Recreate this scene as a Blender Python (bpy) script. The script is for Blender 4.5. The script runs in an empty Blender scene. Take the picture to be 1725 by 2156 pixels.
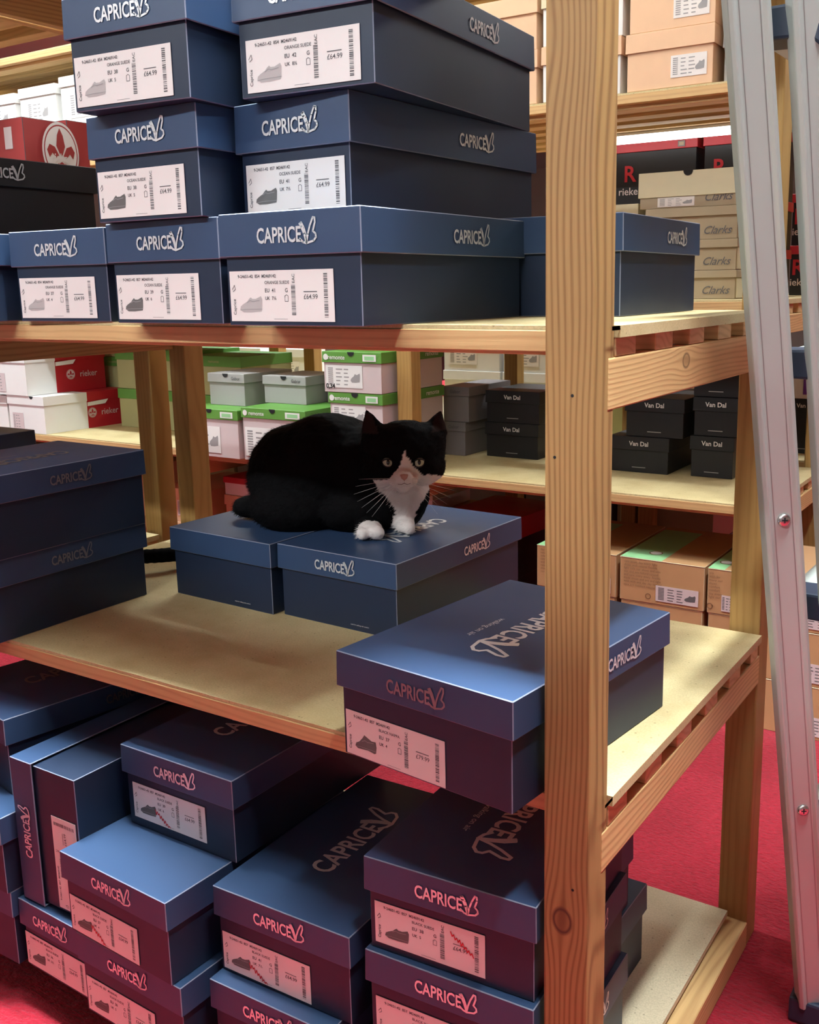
import bpy, bmesh, math, random
from mathutils import Vector, Matrix, Euler
from mathutils.bvhtree import BVHTree
random.seed(7)
S = bpy.context.scene
COL = S.collection
R = math.radians
GZ = 0.475            # height of the middle shelf above the carpet; builders below use z = 0 on that shelf

# ------------------------------------------------------------------ camera
cam_d = bpy.data.cameras.new('camera'); cam = bpy.data.objects.new('camera', cam_d); COL.objects.link(cam)
cam_d.sensor_fit = 'HORIZONTAL'; cam_d.sensor_width = 36.0
cam_d.lens = 36.0 * 2103.84 / 1725.0
cam_d.shift_x = -(971.77 - 862.5) / 1725.0
cam_d.shift_y = (1015.31 - 1078.0) / 1725.0
cam_d.clip_start = 0.05; cam_d.clip_end = 60
rx = Vector((0.85030799, 0.52610097, -0.01393187)); ux = Vector((-0.08908695, 0.16997549, 0.98141319)); fx = Vector((-0.5186905, 0.83326233, -0.19140025))
cam.matrix_world = Matrix(((rx.x, ux.x, -fx.x, 0.33888749), (rx.y, ux.y, -fx.y, -0.75094124), (rx.z, ux.z, -fx.z, 0.464 + GZ), (0, 0, 0, 1)))
S.camera = cam
# ------------------------------------------------------------------ exposure, world, lamps
S.view_settings.view_transform = 'Standard'; S.view_settings.look = 'None'
S.view_settings.gamma = 1.0; S.view_settings.use_curve_mapping = False
S.view_settings.exposure = -0.18
W = bpy.data.worlds.new('world'); S.world = W; W.use_nodes = True
W.node_tree.nodes['Background'].inputs[0].default_value = (1.0, 0.93, 0.84, 1)
W.node_tree.nodes['Background'].inputs[1].default_value = 0.10
CEIL = 2.05
def area(name, x, y, z, sx, sy, power, col=(0.88, 0.97, 1.0), spread=180):
    L = bpy.data.lights.new(name, 'AREA'); L.shape = 'RECTANGLE'; L.size = sx; L.size_y = sy
    L.energy = power; L.color = col; L.spread = R(spread)
    o = bpy.data.objects.new(name, L); COL.objects.link(o); o.location = (x, y, z + GZ)
    return o
LAMPS = [  # x, y, length x, length y, watts, beam angle   (fluorescent battens on the ceiling; narrowed beams limit spill)
    (-0.55, 0.03, 1.3, 0.10, 50, 62),
    (0.42, 0.20, 0.10, 1.3, 38, 84),
    (-1.9, 0.66, 1.3, 0.10, 38, 160),
    (-0.3, 0.95, 1.2, 0.10, 4.5, 160),
    (-0.1, -2.3, 1.4, 0.12, 74, 180),
    (-1.9, -2.3, 1.4, 0.12, 70, 180),
    (-3.4, 0.66, 1.3, 0.10, 40, 160),
    (-1.7, 1.93, 1.6, 0.10, 34, 150),
    (-1.6, 2.9, 1.3, 0.10, 60, 180),
    (0.6, 2.9, 1.3, 0.10, 45, 180),
    (-3.8, 2.9, 1.3, 0.10, 45, 180),
]
for i, (x, y, sx, sy, p, sprd) in enumerate(LAMPS):
    area('ceiling_tube_light', x, y, CEIL - 0.075, sx, sy, p, spread=sprd)
    u = area('ceiling_tube_light_up', x, y, CEIL - 0.07, sx, sy, p * 0.4); u.rotation_euler = (math.pi, 0, 0)   # bare tubes also wash the ceiling

# ------------------------------------------------------------------ material helpers
def newmat(name):
    m = bpy.data.materials.new(name); m.use_nodes = True
    nt = m.node_tree; return m, nt, nt.nodes['Principled BSDF']
def N(nt, t, **kw):
    n = nt.nodes.new(t)
    for k, v in kw.items():
        if k in n.inputs: n.inputs[k].default_value = v
        else: setattr(n, k, v)
    return n
def plain(name, col, rough=0.5, metal=0.0, spec=0.5, emit=None, noise=0.0, nscale=30, coat=0.0):
    m, nt, b = newmat(name)
    b.inputs['Base Color'].default_value = (*col, 1); b.inputs['Roughness'].default_value = rough
    b.inputs['Metallic'].default_value = metal; b.inputs['Specular IOR Level'].default_value = spec
    b.inputs['Coat Weight'].default_value = coat
    if noise:
        tc = N(nt, 'ShaderNodeTexCoord'); nz = N(nt, 'ShaderNodeTexNoise', Scale=nscale, Detail=4.0)
        nt.links.new(tc.outputs['Object'], nz.inputs['Vector'])
        mr = N(nt, 'ShaderNodeMapRange'); mr.inputs[3].default_value = 1 - noise; mr.inputs[4].default_value = 1 + noise
        nt.links.new(nz.outputs['Fac'], mr.inputs[0])
        mx = N(nt, 'ShaderNodeMixRGB', blend_type='MULTIPLY'); mx.inputs[0].default_value = 1; mx.inputs[1].default_value = (*col, 1)
        nt.links.new(mr.outputs[0], mx.inputs[2]); nt.links.new(mx.outputs[0], b.inputs['Base Color'])
        rr = N(nt, 'ShaderNodeMapRange'); rr.inputs[3].default_value = rough * 0.85; rr.inputs[4].default_value = min(1, rough * 1.15)
        nt.links.new(nz.outputs['Fac'], rr.inputs[0]); nt.links.new(rr.outputs[0], b.inputs['Roughness'])
    if emit:
        b.inputs['Emission Color'].default_value = (*col, 1); b.inputs['Emission Strength'].default_value = emit
    return m
def wood(name, light, dark, axis='z', freq=150, warp=0.010, knots=(), rough=0.55, seed=0.0, strength=0.6, face='x'):
    """pine: growth lines run along `axis`; knots are (across, along) spots the lines flow around"""
    m, nt, b = newmat(name); L = nt.links.new
    tc = N(nt, 'ShaderNodeTexCoord'); sx = N(nt, 'ShaderNodeSeparateXYZ'); L(tc.outputs['Object'], sx.inputs[0])
    idx = {'x': 0, 'y': 1, 'z': 2}; al = idx[axis]; others = [i for i in range(3) if i != al]
    def M(op, a, b_=None, c=None):
        n = N(nt, 'ShaderNodeMath', operation=op)
        for k, v in enumerate((a, b_, c)):
            if v is None: continue
            if isinstance(v, (int, float)): n.inputs[k].default_value = v
            else: L(v, n.inputs[k])
        return n.outputs[0]
    A = sx.outputs[al]; P = sx.outputs[others[0]]; Q = sx.outputs[others[1]]
    if face == 'y': P, Q = Q, P
    dark_knot = None
    for (kp, ka, kr, kw) in knots:
        d1 = M('DIVIDE', M('SUBTRACT', P, kp), kr * 2.1); d2 = M('DIVIDE', M('SUBTRACT', A, ka), kr * 4.5)
        r2 = M('ADD', M('MULTIPLY', d1, d1), M('MULTIPLY', d2, d2))
        w = M('EXPONENT', M('MULTIPLY', r2, -1.0))
        P = M('SUBTRACT', P, M('MULTIPLY', M('MULTIPLY', w, 0.85), M('SUBTRACT', P, kp)))
        e1 = M('DIVIDE', M('SUBTRACT', sx.outputs[others[0]] if face != 'y' else sx.outputs[others[1]], kp), kr); e2 = M('DIVIDE', M('SUBTRACT', A, ka), kr * 1.35)
        rr = M('SQRT', M('ADD', M('MULTIPLY', e1, e1), M('MULTIPLY', e2, e2)))
        ring = M('SUBTRACT', 1.0, M('MINIMUM', 1.0, M('MULTIPLY', M('ABSOLUTE', M('SUBTRACT', rr, 0.9)), 3.2)))
        fill = M('MULTIPLY', M('LESS_THAN', rr, 0.9), 0.35)
        kk = M('MULTIPLY', M('MAXIMUM', ring, fill), kw)
        dark_knot = kk if dark_knot is None else M('MAXIMUM', dark_knot, kk)
    cv = N(nt, 'ShaderNodeCombineXYZ'); L(M('MULTIPLY', P, 9.0), cv.inputs[0]); L(M('MULTIPLY', Q, 9.0), cv.inputs[1]); L(M('ADD', M('MULTIPLY', A, 1.6), seed), cv.inputs[2])
    nz = N(nt, 'ShaderNodeTexNoise', Scale=1.0, Detail=2.0); L(cv.outputs[0], nz.inputs['Vector'])
    ph = M('MULTIPLY', M('ADD', M('ADD', P, M('MULTIPLY', Q, 0.35)), M('MULTIPLY', M('SUBTRACT', nz.outputs['Fac'], 0.5), warp * 10)), freq * 6.283)
    sn = M('MULTIPLY_ADD', M('SINE', ph), 0.5, 0.5)
    cv2 = N(nt, 'ShaderNodeCombineXYZ'); L(M('MULTIPLY', P, 900.0), cv2.inputs[0]); L(M('MULTIPLY', Q, 900.0), cv2.inputs[1]); L(M('MULTIPLY', A, 25.0), cv2.inputs[2])
    fine = N(nt, 'ShaderNodeTexNoise', Scale=1.0, Detail=3.0); L(cv2.outputs[0], fine.inputs['Vector'])
    f = M('ADD', M('MULTIPLY', M('POWER', sn, 2.2), strength), M('MULTIPLY', M('SUBTRACT', fine.outputs['Fac'], 0.42), 0.5))
    big = N(nt, 'ShaderNodeTexNoise', Scale=4.0, Detail=1.0); L(tc.outputs['Object'], big.inputs['Vector'])
    f = M('ADD', f, M('MULTIPLY', M('SUBTRACT', big.outputs['Fac'], 0.5), 0.5))
    cr = N(nt, 'ShaderNodeValToRGB'); L(f, cr.inputs[0])
    cr.color_ramp.elements[0].position = 0.0; cr.color_ramp.elements[0].color = (*light, 1)
    cr.color_ramp.elements[1].position = 0.95; cr.color_ramp.elements[1].color = (*dark, 1)
    out = cr.outputs[0]
    if dark_knot is not None:
        mx = N(nt, 'ShaderNodeMixRGB'); L(dark_knot, mx.inputs[0]); L(out, mx.inputs[1]); mx.inputs[2].default_value = (0.07, 0.025, 0.012, 1); out = mx.outputs[0]
    L(out, b.inputs['Base Color']); b.inputs['Roughness'].default_value = rough; b.inputs['Specular IOR Level'].default_value = 0.35
    bp = N(nt, 'ShaderNodeBump', Strength=0.25, Distance=0.0006); L(f, bp.inputs['Height']); L(bp.outputs[0], b.inputs['Normal'])
    return m
def chipboard(name, base, dark, stain=0.25):
    m, nt, b = newmat(name); L = nt.links.new
    tc = N(nt, 'ShaderNodeTexCoord')
    n1 = N(nt, 'ShaderNodeTexNoise', Scale=420.0, Detail=3.0, Roughness=0.7); n2 = N(nt, 'ShaderNodeTexNoise', Scale=7.0, Detail=4.0); n3 = N(nt, 'ShaderNodeTexVoronoi', Scale=70.0)
    for n in (n1, n2, n3): L(tc.outputs['Object'], n.inputs['Vector'])
    cr = N(nt, 'ShaderNodeValToRGB'); L(n1.outputs['Fac'], cr.inputs[0])
    cr.color_ramp.elements[0].position = 0.28; cr.color_ramp.elements[0].color = (*[c * 0.72 for c in base], 1)
    cr.color_ramp.elements[1].position = 0.62; cr.color_ramp.elements[1].color = (*base, 1)
    mr = N(nt, 'ShaderNodeMapRange'); L(n2.outputs['Fac'], mr.inputs[0]); mr.inputs[1].default_value = 0.35; mr.inputs[2].default_value = 0.7; mr.inputs[3].default_value = 0.0; mr.inputs[4].default_value = stain
    mx = N(nt, 'ShaderNodeMixRGB'); L(mr.outputs[0], mx.inputs[0]); L(cr.outputs[0], mx.inputs[1]); mx.inputs[2].default_value = (*dark, 1)
    n2.inputs['Roughness'].default_value = 0.62
    sp = N(nt, 'ShaderNodeMath', operation='LESS_THAN'); L(n3.outputs['Distance'], sp.inputs[0]); sp.inputs[1].default_value = 0.09
    mx2 = N(nt, 'ShaderNodeMixRGB'); sc = N(nt, 'ShaderNodeMath', operation='MULTIPLY'); L(sp.outputs[0], sc.inputs[0]); sc.inputs[1].default_value = 0.55
    L(sc.outputs[0], mx2.inputs[0]); L(mx.outputs[0], mx2.inputs[1]); mx2.inputs[2].default_value = (*[c * 0.5 for c in dark], 1)
    L(mx2.outputs[0], b.inputs['Base Color']); b.inputs['Roughness'].default_value = 0.6; b.inputs['Specular IOR Level'].default_value = 0.3
    bp = N(nt, 'ShaderNodeBump', Strength=0.2, Distance=0.0005); L(n1.outputs['Fac'], bp.inputs['Height']); L(bp.outputs[0], b.inputs['Normal'])
    return m
def carpet_mat():
    m, nt, b = newmat('red_carpet'); L = nt.links.new
    tc = N(nt, 'ShaderNodeTexCoord'); mp = N(nt, 'ShaderNodeMapping'); mp.inputs['Scale'].default_value = (1.0, 2.1, 1); mp.inputs['Rotation'].default_value = (0, 0, 0.15)
    L(tc.outputs['Object'], mp.inputs['Vector'])
    n1 = N(nt, 'ShaderNodeTexNoise', Scale=95.0, Detail=3.0, Roughness=0.65); n2 = N(nt, 'ShaderNodeTexNoise', Scale=6.0, Detail=2.0)
    L(mp.outputs[0], n1.inputs['Vector']); L(tc.outputs['Object'], n2.inputs['Vector'])
    cr = N(nt, 'ShaderNodeValToRGB'); L(n1.outputs['Fac'], cr.inputs[0])
    cr.color_ramp.elements[0].position = 0.3; cr.color_ramp.elements[0].color = (0.25, 0.006, 0.016, 1)
    cr.color_ramp.elements[1].position = 0.68; cr.color_ramp.elements[1].color = (0.42, 0.016, 0.036, 1)
    mx = N(nt, 'ShaderNodeMixRGB', blend_type='MULTIPLY'); mx.inputs[0].default_value = 0.35; L(cr.outputs[0], mx.inputs[1])
    cr2 = N(nt, 'ShaderNodeValToRGB'); L(n2.outputs['Fac'], cr2.inputs[0]); cr2.color_ramp.elements[0].color = (0.55, 0.55, 0.55, 1); cr2.color_ramp.elements[0].position = 0.3; cr2.color_ramp.elements[1].position = 0.7
    L(cr2.outputs[0], mx.inputs[2]); L(mx.outputs[0], b.inputs['Base Color'])
    b.inputs['Roughness'].default_value = 0.95; b.inputs['Specular IOR Level'].default_value = 0.1; b.inputs['Sheen Weight'].default_value = 0.15
    bp = N(nt, 'ShaderNodeBump', Strength=0.9, Distance=0.006); L(n1.outputs['Fac'], bp.inputs['Height']); L(bp.outputs[0], b.inputs['Normal'])
    return m

PINE_L = (0.40, 0.235, 0.075); PINE_D = (0.22, 0.105, 0.028)
M_POST = wood('pine_post', (0.37, 0.222, 0.082), (0.165, 0.075, 0.024), 'z', freq=185, warp=0.0045, knots=((-0.0255, -0.113, 0.0095, 1.0), (-0.047, 0.655, 0.013, 0.0)), strength=0.6)
M_POST2 = wood('pine_post_plain', PINE_L, PINE_D, 'z', freq=110, warp=0.007, seed=4.0, strength=0.3)
M_RAIL = wood('pine_rail', (0.66, 0.43, 0.19), (0.40, 0.215, 0.08), 'y', freq=150, warp=0.006, seed=2.0, strength=0.55, face='y')
M_RAILK = wood('pine_rail_with_knot', (0.66, 0.43, 0.19), (0.40, 0.215, 0.08), 'y', freq=170, warp=0.006, seed=3.0, strength=0.5, face='y', knots=((0.389, 0.222, 0.0075, 0.8),))
M_JOIST = wood('pine_joist', (0.66, 0.45, 0.21), (0.42, 0.25, 0.10), 'x', freq=110, warp=0.008, seed=6.0, strength=0.45, face='y')
M_LIP = wood('pine_lipping', (0.62, 0.40, 0.18), (0.40, 0.22, 0.085), 'x', freq=120, warp=0.006, seed=9.0, strength=0.35, face='y')
M_BOARD = chipboard('hardboard_shelf', (0.68, 0.57, 0.31), (0.36, 0.25, 0.10), 0.62)
M_BOARD_LOW = chipboard('dusty_hardboard_shelf', (0.66, 0.56, 0.38), (0.40, 0.32, 0.20), 0.45)
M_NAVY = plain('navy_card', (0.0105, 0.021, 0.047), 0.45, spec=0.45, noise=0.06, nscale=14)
M_NAVYLID = plain('navy_lid_card_sheen', (0.026, 0.054, 0.118), 0.42, spec=0.5, noise=0.06, nscale=14)  # navy card again, lid sheen put into a lighter blue
M_BLACKCARD = plain('black_card', (0.012, 0.012, 0.014), 0.42, spec=0.4)
M_EDGE = plain('worn_card_edge', (0.18, 0.20, 0.27), 0.6)
M_BEDGE = plain('worn_black_edge', (0.05, 0.05, 0.055), 0.6)
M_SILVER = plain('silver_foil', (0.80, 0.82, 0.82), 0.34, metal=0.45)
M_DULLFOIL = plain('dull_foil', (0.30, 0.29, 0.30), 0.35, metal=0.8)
M_PAPER = plain('label_paper', (0.80, 0.76, 0.73), 0.55)
M_INK = plain('label_ink', (0.10, 0.095, 0.10), 0.7)
M_GREYINK = plain('grey_ink', (0.30, 0.29, 0.29), 0.7)
M_SHOE_L = plain('pale_shoe_print', (0.46, 0.43, 0.42), 0.7)
M_SHOE_D = plain('dark_shoe_print', (0.13, 0.125, 0.12), 0.7)
M_REDINK = plain('red_pen', (0.62, 0.02, 0.03), 0.6)
M_DARK = plain('dark_gap', (0.006, 0.006, 0.007), 0.8)
M_WHITEC = plain('white_card', (0.80, 0.80, 0.78), 0.5, noise=0.03)
M_PINKC = plain('pale_pink_card', (0.62, 0.52, 0.52), 0.55)
M_REDC = plain('red_card', (0.42, 0.012, 0.022), 0.45, noise=0.08)
M_REDTALL = plain('matt_red_card', (0.36, 0.04, 0.04), 0.5, noise=0.08)
M_GREENL = plain('green_lid_card', (0.10, 0.27, 0.045), 0.45)
M_OLIVE = plain('olive_card', (0.36, 0.35, 0.16), 0.55)
M_GREYC = plain('grey_card', (0.34, 0.33, 0.32), 0.5)
M_GREYD = plain('dark_grey_card', (0.17, 0.15, 0.15), 0.5)
M_PEACH = plain('peach_card', (0.74, 0.47, 0.29), 0.55, noise=0.06)
M_KRAFT = plain('kraft_card', (0.47, 0.26, 0.12), 0.6, noise=0.08)
M_CREAM = plain('cream_card', (0.66, 0.60, 0.40), 0.5, noise=0.05)
M_TAUPE = plain('taupe_card', (0.36, 0.28, 0.18), 0.55)
M_MINT = plain('mint_print', (0.30, 0.62, 0.30), 0.5)
M_PURPLE = plain('purple_print', (0.16, 0.03, 0.36), 0.5)
M_WOODPRINT = plain('brown_print', (0.22, 0.10, 0.05), 0.7)
M_ALU = plain('brushed_aluminium', (0.48, 0.53, 0.50), 0.5, metal=0.35, noise=0.03, nscale=6)
M_ALUDARK = plain('aluminium_groove', (0.36, 0.36, 0.34), 0.5, metal=0.7)
M_STEEL = plain('steel_screw', (0.7, 0.7, 0.68), 0.25, metal=1.0)
M_BLUEPL = plain('dark_blue_plastic', (0.012, 0.022, 0.045), 0.45)
M_WALL = plain('cream_wall_paint', (0.62, 0.58, 0.50), 0.8, noise=0.03, nscale=3)
M_CEIL = plain('white_ceiling_paint', (0.86, 0.86, 0.84), 0.9)
M_TUBE = plain('lit_tube', (1.0, 0.98, 0.95), 0.5, emit=6.0)
M_LIGHTBLOCK = plain('light_block_paint', (0.34, 0.34, 0.35), 0.8)
M_PLASTW = plain('white_fitting', (0.8, 0.8, 0.8), 0.5)
M_THREAD = plain('white_thread', (0.85, 0.75, 0.72), 0.8)
M_CARPET = carpet_mat()

# ------------------------------------------------------------------ mesh helpers
def quad_box(x0, x1, y0, y1, z0, z1):
    v = [(x0, y0, z0), (x1, y0, z0), (x1, y1, z0), (x0, y1, z0), (x0, y0, z1), (x1, y0, z1), (x1, y1, z1), (x0, y1, z1)]
    f = [(0, 3, 2, 1), (4, 5, 6, 7), (0, 1, 5, 4), (1, 2, 6, 5), (2, 3, 7, 6), (3, 0, 4, 7)]
    return v, f
class MB:
    def __init__(s): s.v = []; s.f = []; s.m = []
    def add(s, v, f, mi=0):
        o = len(s.v); s.v += [tuple(p) for p in v]; s.f += [tuple(i + o for i in q) for q in f]; s.m += [mi] * len(f); return s
    def box(s, x0, x1, y0, y1, z0, z1, mi=0): return s.add(*quad_box(x0, x1, y0, y1, z0, z1), mi)
    def prism(s, pts, t0, t1, plane='xz', mi=0):
        """extruded polygon; pts in `plane`, extruded on the missing axis"""
        n = len(pts)
        def P(a, b, t):
            return {'xz': (a, t, b), 'xy': (a, b, t), 'yz': (t, a, b)}[plane]
        v = [P(a, b, t0) for a, b in pts] + [P(a, b, t1) for a, b in pts]
        f = [tuple(range(n))[::-1], tuple(range(n, 2 * n))] + [(i, (i + 1) % n, n + (i + 1) % n, n + i) for i in range(n)]
        return s.add(v, f, mi)
    def tube(s, pts, r, n=8, mi=0, cap=True):
        pts = [Vector(p) for p in pts]; rings = []
        rr = r if isinstance(r, (list, tuple)) else [r] * len(pts)
        v = []; f = []
        for i, p in enumerate(pts):
            d = (pts[min(i + 1, len(pts) - 1)] - pts[max(i - 1, 0)]).normalized()
            a = d.orthogonal().normalized() if i == 0 else (a - d * a.dot(d)).normalized()
            b = d.cross(a)
            for k in range(n):
                t = 2 * math.pi * k / n; v.append(p + (a * math.cos(t) + b * math.sin(t)) * rr[i])
        for i in range(len(pts) - 1):
            for k in range(n):
                f.append((i * n + k, i * n + (k + 1) % n, (i + 1) * n + (k + 1) % n, (i + 1) * n + k))
        if cap: f.append(tuple(range(n))[::-1]); f.append(tuple((len(pts) - 1) * n + k for k in range(n)))
        return s.add(v, f, mi)
    def mesh(s, name, mats, smooth=False, bevel=0.0, bevmat=None, segs=1):
        me = bpy.data.meshes.new(name); me.from_pydata(s.v, [], s.f)
        bm = bmesh.new(); bm.from_mesh(me)
        for i, fc in enumerate(bm.faces): fc.material_index = s.m[i]
        bmesh.ops.recalc_face_normals(bm, faces=bm.faces)
        if bevel:
            es = [e for e in bm.edges if len(e.link_faces) == 2 and e.calc_face_angle(0) > 0.5]
            kw = {} if bevmat is None else {'material': bevmat}
            bmesh.ops.bevel(bm, geom=es, offset=bevel, segments=segs, affect='EDGES', profile=0.6, **kw)
        for fc in bm.faces: fc.smooth = smooth
        bm.to_mesh(me); bm.free()
        for m in (mats if isinstance(mats, (list, tuple)) else [mats]): me.materials.append(m)
        return me
def ob(name, me, parent=None, loc=(0, 0, 0), rot=(0, 0, 0)):
    o = bpy.data.objects.new(name, me); COL.objects.link(o)
    if parent is not None: o.parent = parent
    o.location = loc; o.rotation_euler = rot; return o
def tag(o, label, cat, group=None):
    o['label'] = label; o['category'] = cat
    if group: o['group'] = group
    return o
TOP = []
def thing(name, label, cat, loc=(0, 0, 0), rot=(0, 0, 0), group=None):
    o = ob(name, None, None, (loc[0], loc[1], loc[2] + GZ), rot); o.empty_display_size = 0.05
    return tag(o, label, cat, group)
def single(name, me, label, cat, loc=(0, 0, 0), rot=(0, 0, 0), group=None):
    return tag(ob(name, me, None, (loc[0], loc[1], loc[2] + GZ), rot), label, cat, group)
def struct(name, me):
    o = ob(name, me, None, (0, 0, GZ)); o['kind'] = 'structure'; return o

# text -> polygon lists (cached); all flat prints are thin meshes lying on their card
_T = {}
def text_poly(s, size=1.0, bold=0.0, shear=0.0, width=1.0):
    key = (s, bold, shear)
    if key not in _T:
        cu = bpy.data.curves.new('t', 'FONT'); cu.body = s; cu.size = 1.0; cu.offset = bold; cu.shear = shear; cu.resolution_u = 3
        o = bpy.data.objects.new('t', cu); COL.objects.link(o)
        dg = bpy.context.evaluated_depsgraph_get(); me = bpy.data.meshes.new_from_object(o.evaluated_get(dg))
        vs = [(v.co.x, v.co.y) for v in me.vertices]; fs = [tuple(p.vertices) for p in me.polygons]
        bpy.data.objects.remove(o); bpy.data.curves.remove(cu); bpy.data.meshes.remove(me)
        x0 = min([v[0] for v in vs], default=0); x1 = max([v[0] for v in vs], default=1)
        _T[key] = ([(v[0] - x0, v[1]) for v in vs], fs, x1 - x0)
    vs, fs, w = _T[key]
    return [(x * size * width, y * size) for x, y in vs], fs, w * size * width
def put2d(mb, vs, fs, x=0, y=0, z=0, rot=0, mi=0):
    c, s = math.cos(rot), math.sin(rot)
    mb.add([(x + c * a - s * b, y + s * a + c * b, z) for a, b in vs], fs, mi)
def ribbon2d(mb, pts, w, z=0, mi=0):
    for (a, b) in zip(pts[:-1], pts[1:]):
        dx, dy = b[0] - a[0], b[1] - a[1]; l = math.hypot(dx, dy) or 1; nx, ny = -dy / l * w / 2, dx / l * w / 2; ex, ey = dx / l * w * .25, dy / l * w * .25
        mb.add([(a[0] + nx - ex, a[1] + ny - ey, z), (a[0] - nx - ex, a[1] - ny - ey, z), (b[0] - nx + ex, b[1] - ny + ey, z), (b[0] + nx + ex, b[1] + ny + ey, z)], [(0, 1, 2, 3)], mi)
def rect2d(mb, x0, x1, y0, y1, z=0, mi=0):
    mb.add([(x0, y0, z), (x1, y0, z), (x1, y1, z), (x0, y1, z)], [(0, 1, 2, 3)], mi)
def disc2d(mb, x, y, r, z=0, mi=0, n=20, a0=0, a1=360, ry=None):
    ry = ry or r
    mb.add([(x + r * math.cos(R(a0 + (a1 - a0) * k / n)), y + ry * math.sin(R(a0 + (a1 - a0) * k / n)), z) for k in range(n + 1)], [tuple(range(n + 1))], mi)
def flat(mb, name, mats): 
    me = bpy.data.meshes.new(name); me.from_pydata(mb.v, [], mb.f)
    for m in (mats if isinstance(mats, (list, tuple)) else [mats]): me.materials.append(m)
    for i, p in enumerate(me.polygons): p.material_index = mb.m[i]
    return me

# the winged-leaf wordmark, centred on the origin, total width 1
def wordmark(sub=False):
    mb = MB(); vs, fs, w = text_poly('CAPRICE', 1.0, 0.020, 0, 0.80)
    k = 0.76 / w
    put2d(mb, [(a * k, b * k * 1.12) for a, b in vs], fs, -0.5, -0.10)
    ox, oy, sc = 0.235, -0.125, 0.265
    def E(pts, t): ribbon2d(mb, [(ox + a * sc, oy + b * sc) for a, b in pts], t * sc)
    E([(0.42, 0.0), (0.52, 0.42), (0.66, 0.80), (0.86, 1.18), (0.97, 1.16), (0.98, 0.95), (0.84, 0.55), (1.0, 0.42), (1.02, 0.26), (0.86, 0.10), (0.42, 0.0)], 0.10)
    E([(0.42, 0.06), (0.30, 0.45), (0.14, 0.78), (0.04, 0.93)], 0.14)
    E([(0.42, 0.06), (0.40, 0.40), (0.30, 0.72), (0.14, 0.98), (0.04, 0.93)], 0.08)
    E([(0.0, 0.22), (0.20, 0.06), (0.42, 0.0)], 0.11)
    if sub:
        vs, fs, w = text_poly('walking on air', 0.075, 0.0); put2d(mb, vs, fs, -0.12, -0.28)
    return mb
LOGO_F = flat(wordmark(), 'wordmark', M_SILVER); LOGO_T = flat(wordmark(True), 'wordmark_top', M_SILVER)
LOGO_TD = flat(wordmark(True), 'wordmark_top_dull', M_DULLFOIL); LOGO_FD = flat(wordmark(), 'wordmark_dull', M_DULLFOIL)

LOAFER = [(0, .10), (.03, .22), (.14, .30), (.33, .40), (.42, .50), (.50, .56), (.56, .50), (.72, .50), (.95, .60), (1.0, .48), (.98, .20), (.95, .04), (.52, .0), (.15, .0)]
LACE = [(0, .08), (.04, .22), (.20, .32), (.36, .52), (.44, .66), (.60, .58), (.78, .50), (.97, .52), (1.0, .30), (.97, .05), (.90, .0), (.60, .05), (.12, .0)]
LW, LH = 0.128, 0.047
def make_label(art, colour, eu, uk, price, shoe='L', lace=False, scrib=0):
    base = MB(); base.box(0, LW, -0.0004, 0, 0, LH)          # paper lies in x-z, facing -y
    pr = MB()
    def t(s, x, y, size, rot=0, bold=0.012): 
        vs, fs, w = text_poly(s, size, bold); put2d(pr, vs, fs, x, y, 0, rot)
    t(art, 0.011, 0.0405, 0.0042, bold=0.02); t(colour, 0.045, 0.0345, 0.0042)
    t('EU  %s' % eu, 0.045, 0.027, 0.0050, bold=0.02); t('G', 0.070, 0.027, 0.0050, bold=0.02)
    t('UK  %s' % uk, 0.045, 0.0200, 0.0044, bold=0.02)
    t(price, 0.0925, 0.0205, 0.0062, bold=0.005); rect2d(pr, 0.0925, 0.1085, 0.0268, 0.0276)
    t('Caprice', 0.0068, 0.006, 0.0048, math.pi / 2); ribbon2d(pr, [(0.003, 0.030), (0.006, 0.034), (0.007, 0.030), (0.004, 0.028)], 0.0006)
    ribbon2d(pr, [(0.0695, 0.0185), (0.0695, 0.0235), (0.0715, 0.0245), (0.0735, 0.0235), (0.0735, 0.0185), (0.0695, 0.0185)], 0.0005)
    rect2d(pr, 0.055, 0.072, 0.0022, 0.0025)
    t('EAC', 0.0822, 0.0352, 0.0046, math.pi / 2, 0.01)
    rnd = random.Random(eu * 7 + len(art)); y = 0.006
    while y < 0.034:
        h = rnd.choice((0.0003, 0.0006, 0.0009)); rect2d(pr, 0.0775, 0.0825, y, y + h); y += h + rnd.choice((0.0004, 0.0006, 0.0009))
    y = 0.004
    while y < 0.043:
        h = rnd.choice((0.0004, 0.0007, 0.0011)); rect2d(pr, 0.1165, 0.1210, y, y + h); y += h + rnd.choice((0.0005, 0.0008, 0.0012))
    sh = MB(); pts = LACE if lace else LOAFER
    sh.add([(0.012 + a * 0.029, 0.0085 + b * 0.025, 0) for a, b in pts], [tuple(range(len(pts)))])
    line = MB(); ribbon2d(line, [(0.0125, 0.0105), (0.020, 0.0112), (0.0405, 0.0115)], 0.0005); ribbon2d(line, [(0.0215, 0.0175), (0.0255, 0.0195), (0.029, 0.0185), (0.0375, 0.0195)], 0.0006)
    red = None
    if scrib:
        red = MB(); rn = random.Random(scrib); x, y = (0.040, 0.020) if scrib < 3 else (0.090, 0.040); p = [(x, y)]
        for k in range(15):
            x += 0.0017; y += (-0.0011 + (0.0062 if k % 2 else -0.0058) * rn.uniform(.5, 1)); p.append((x, max(0.002, y)))
        ribbon2d(red, p, 0.0012)
    return (base.mesh('price_label', M_PAPER), flat(pr, 'label_print', M_INK), flat(sh, 'shoe_picture', M_SHOE_L if shoe == 'L' else M_SHOE_D), flat(line, 'shoe_outline', M_GREYINK), flat(red, 'red_pen_note', M_REDINK) if red else None)
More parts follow.
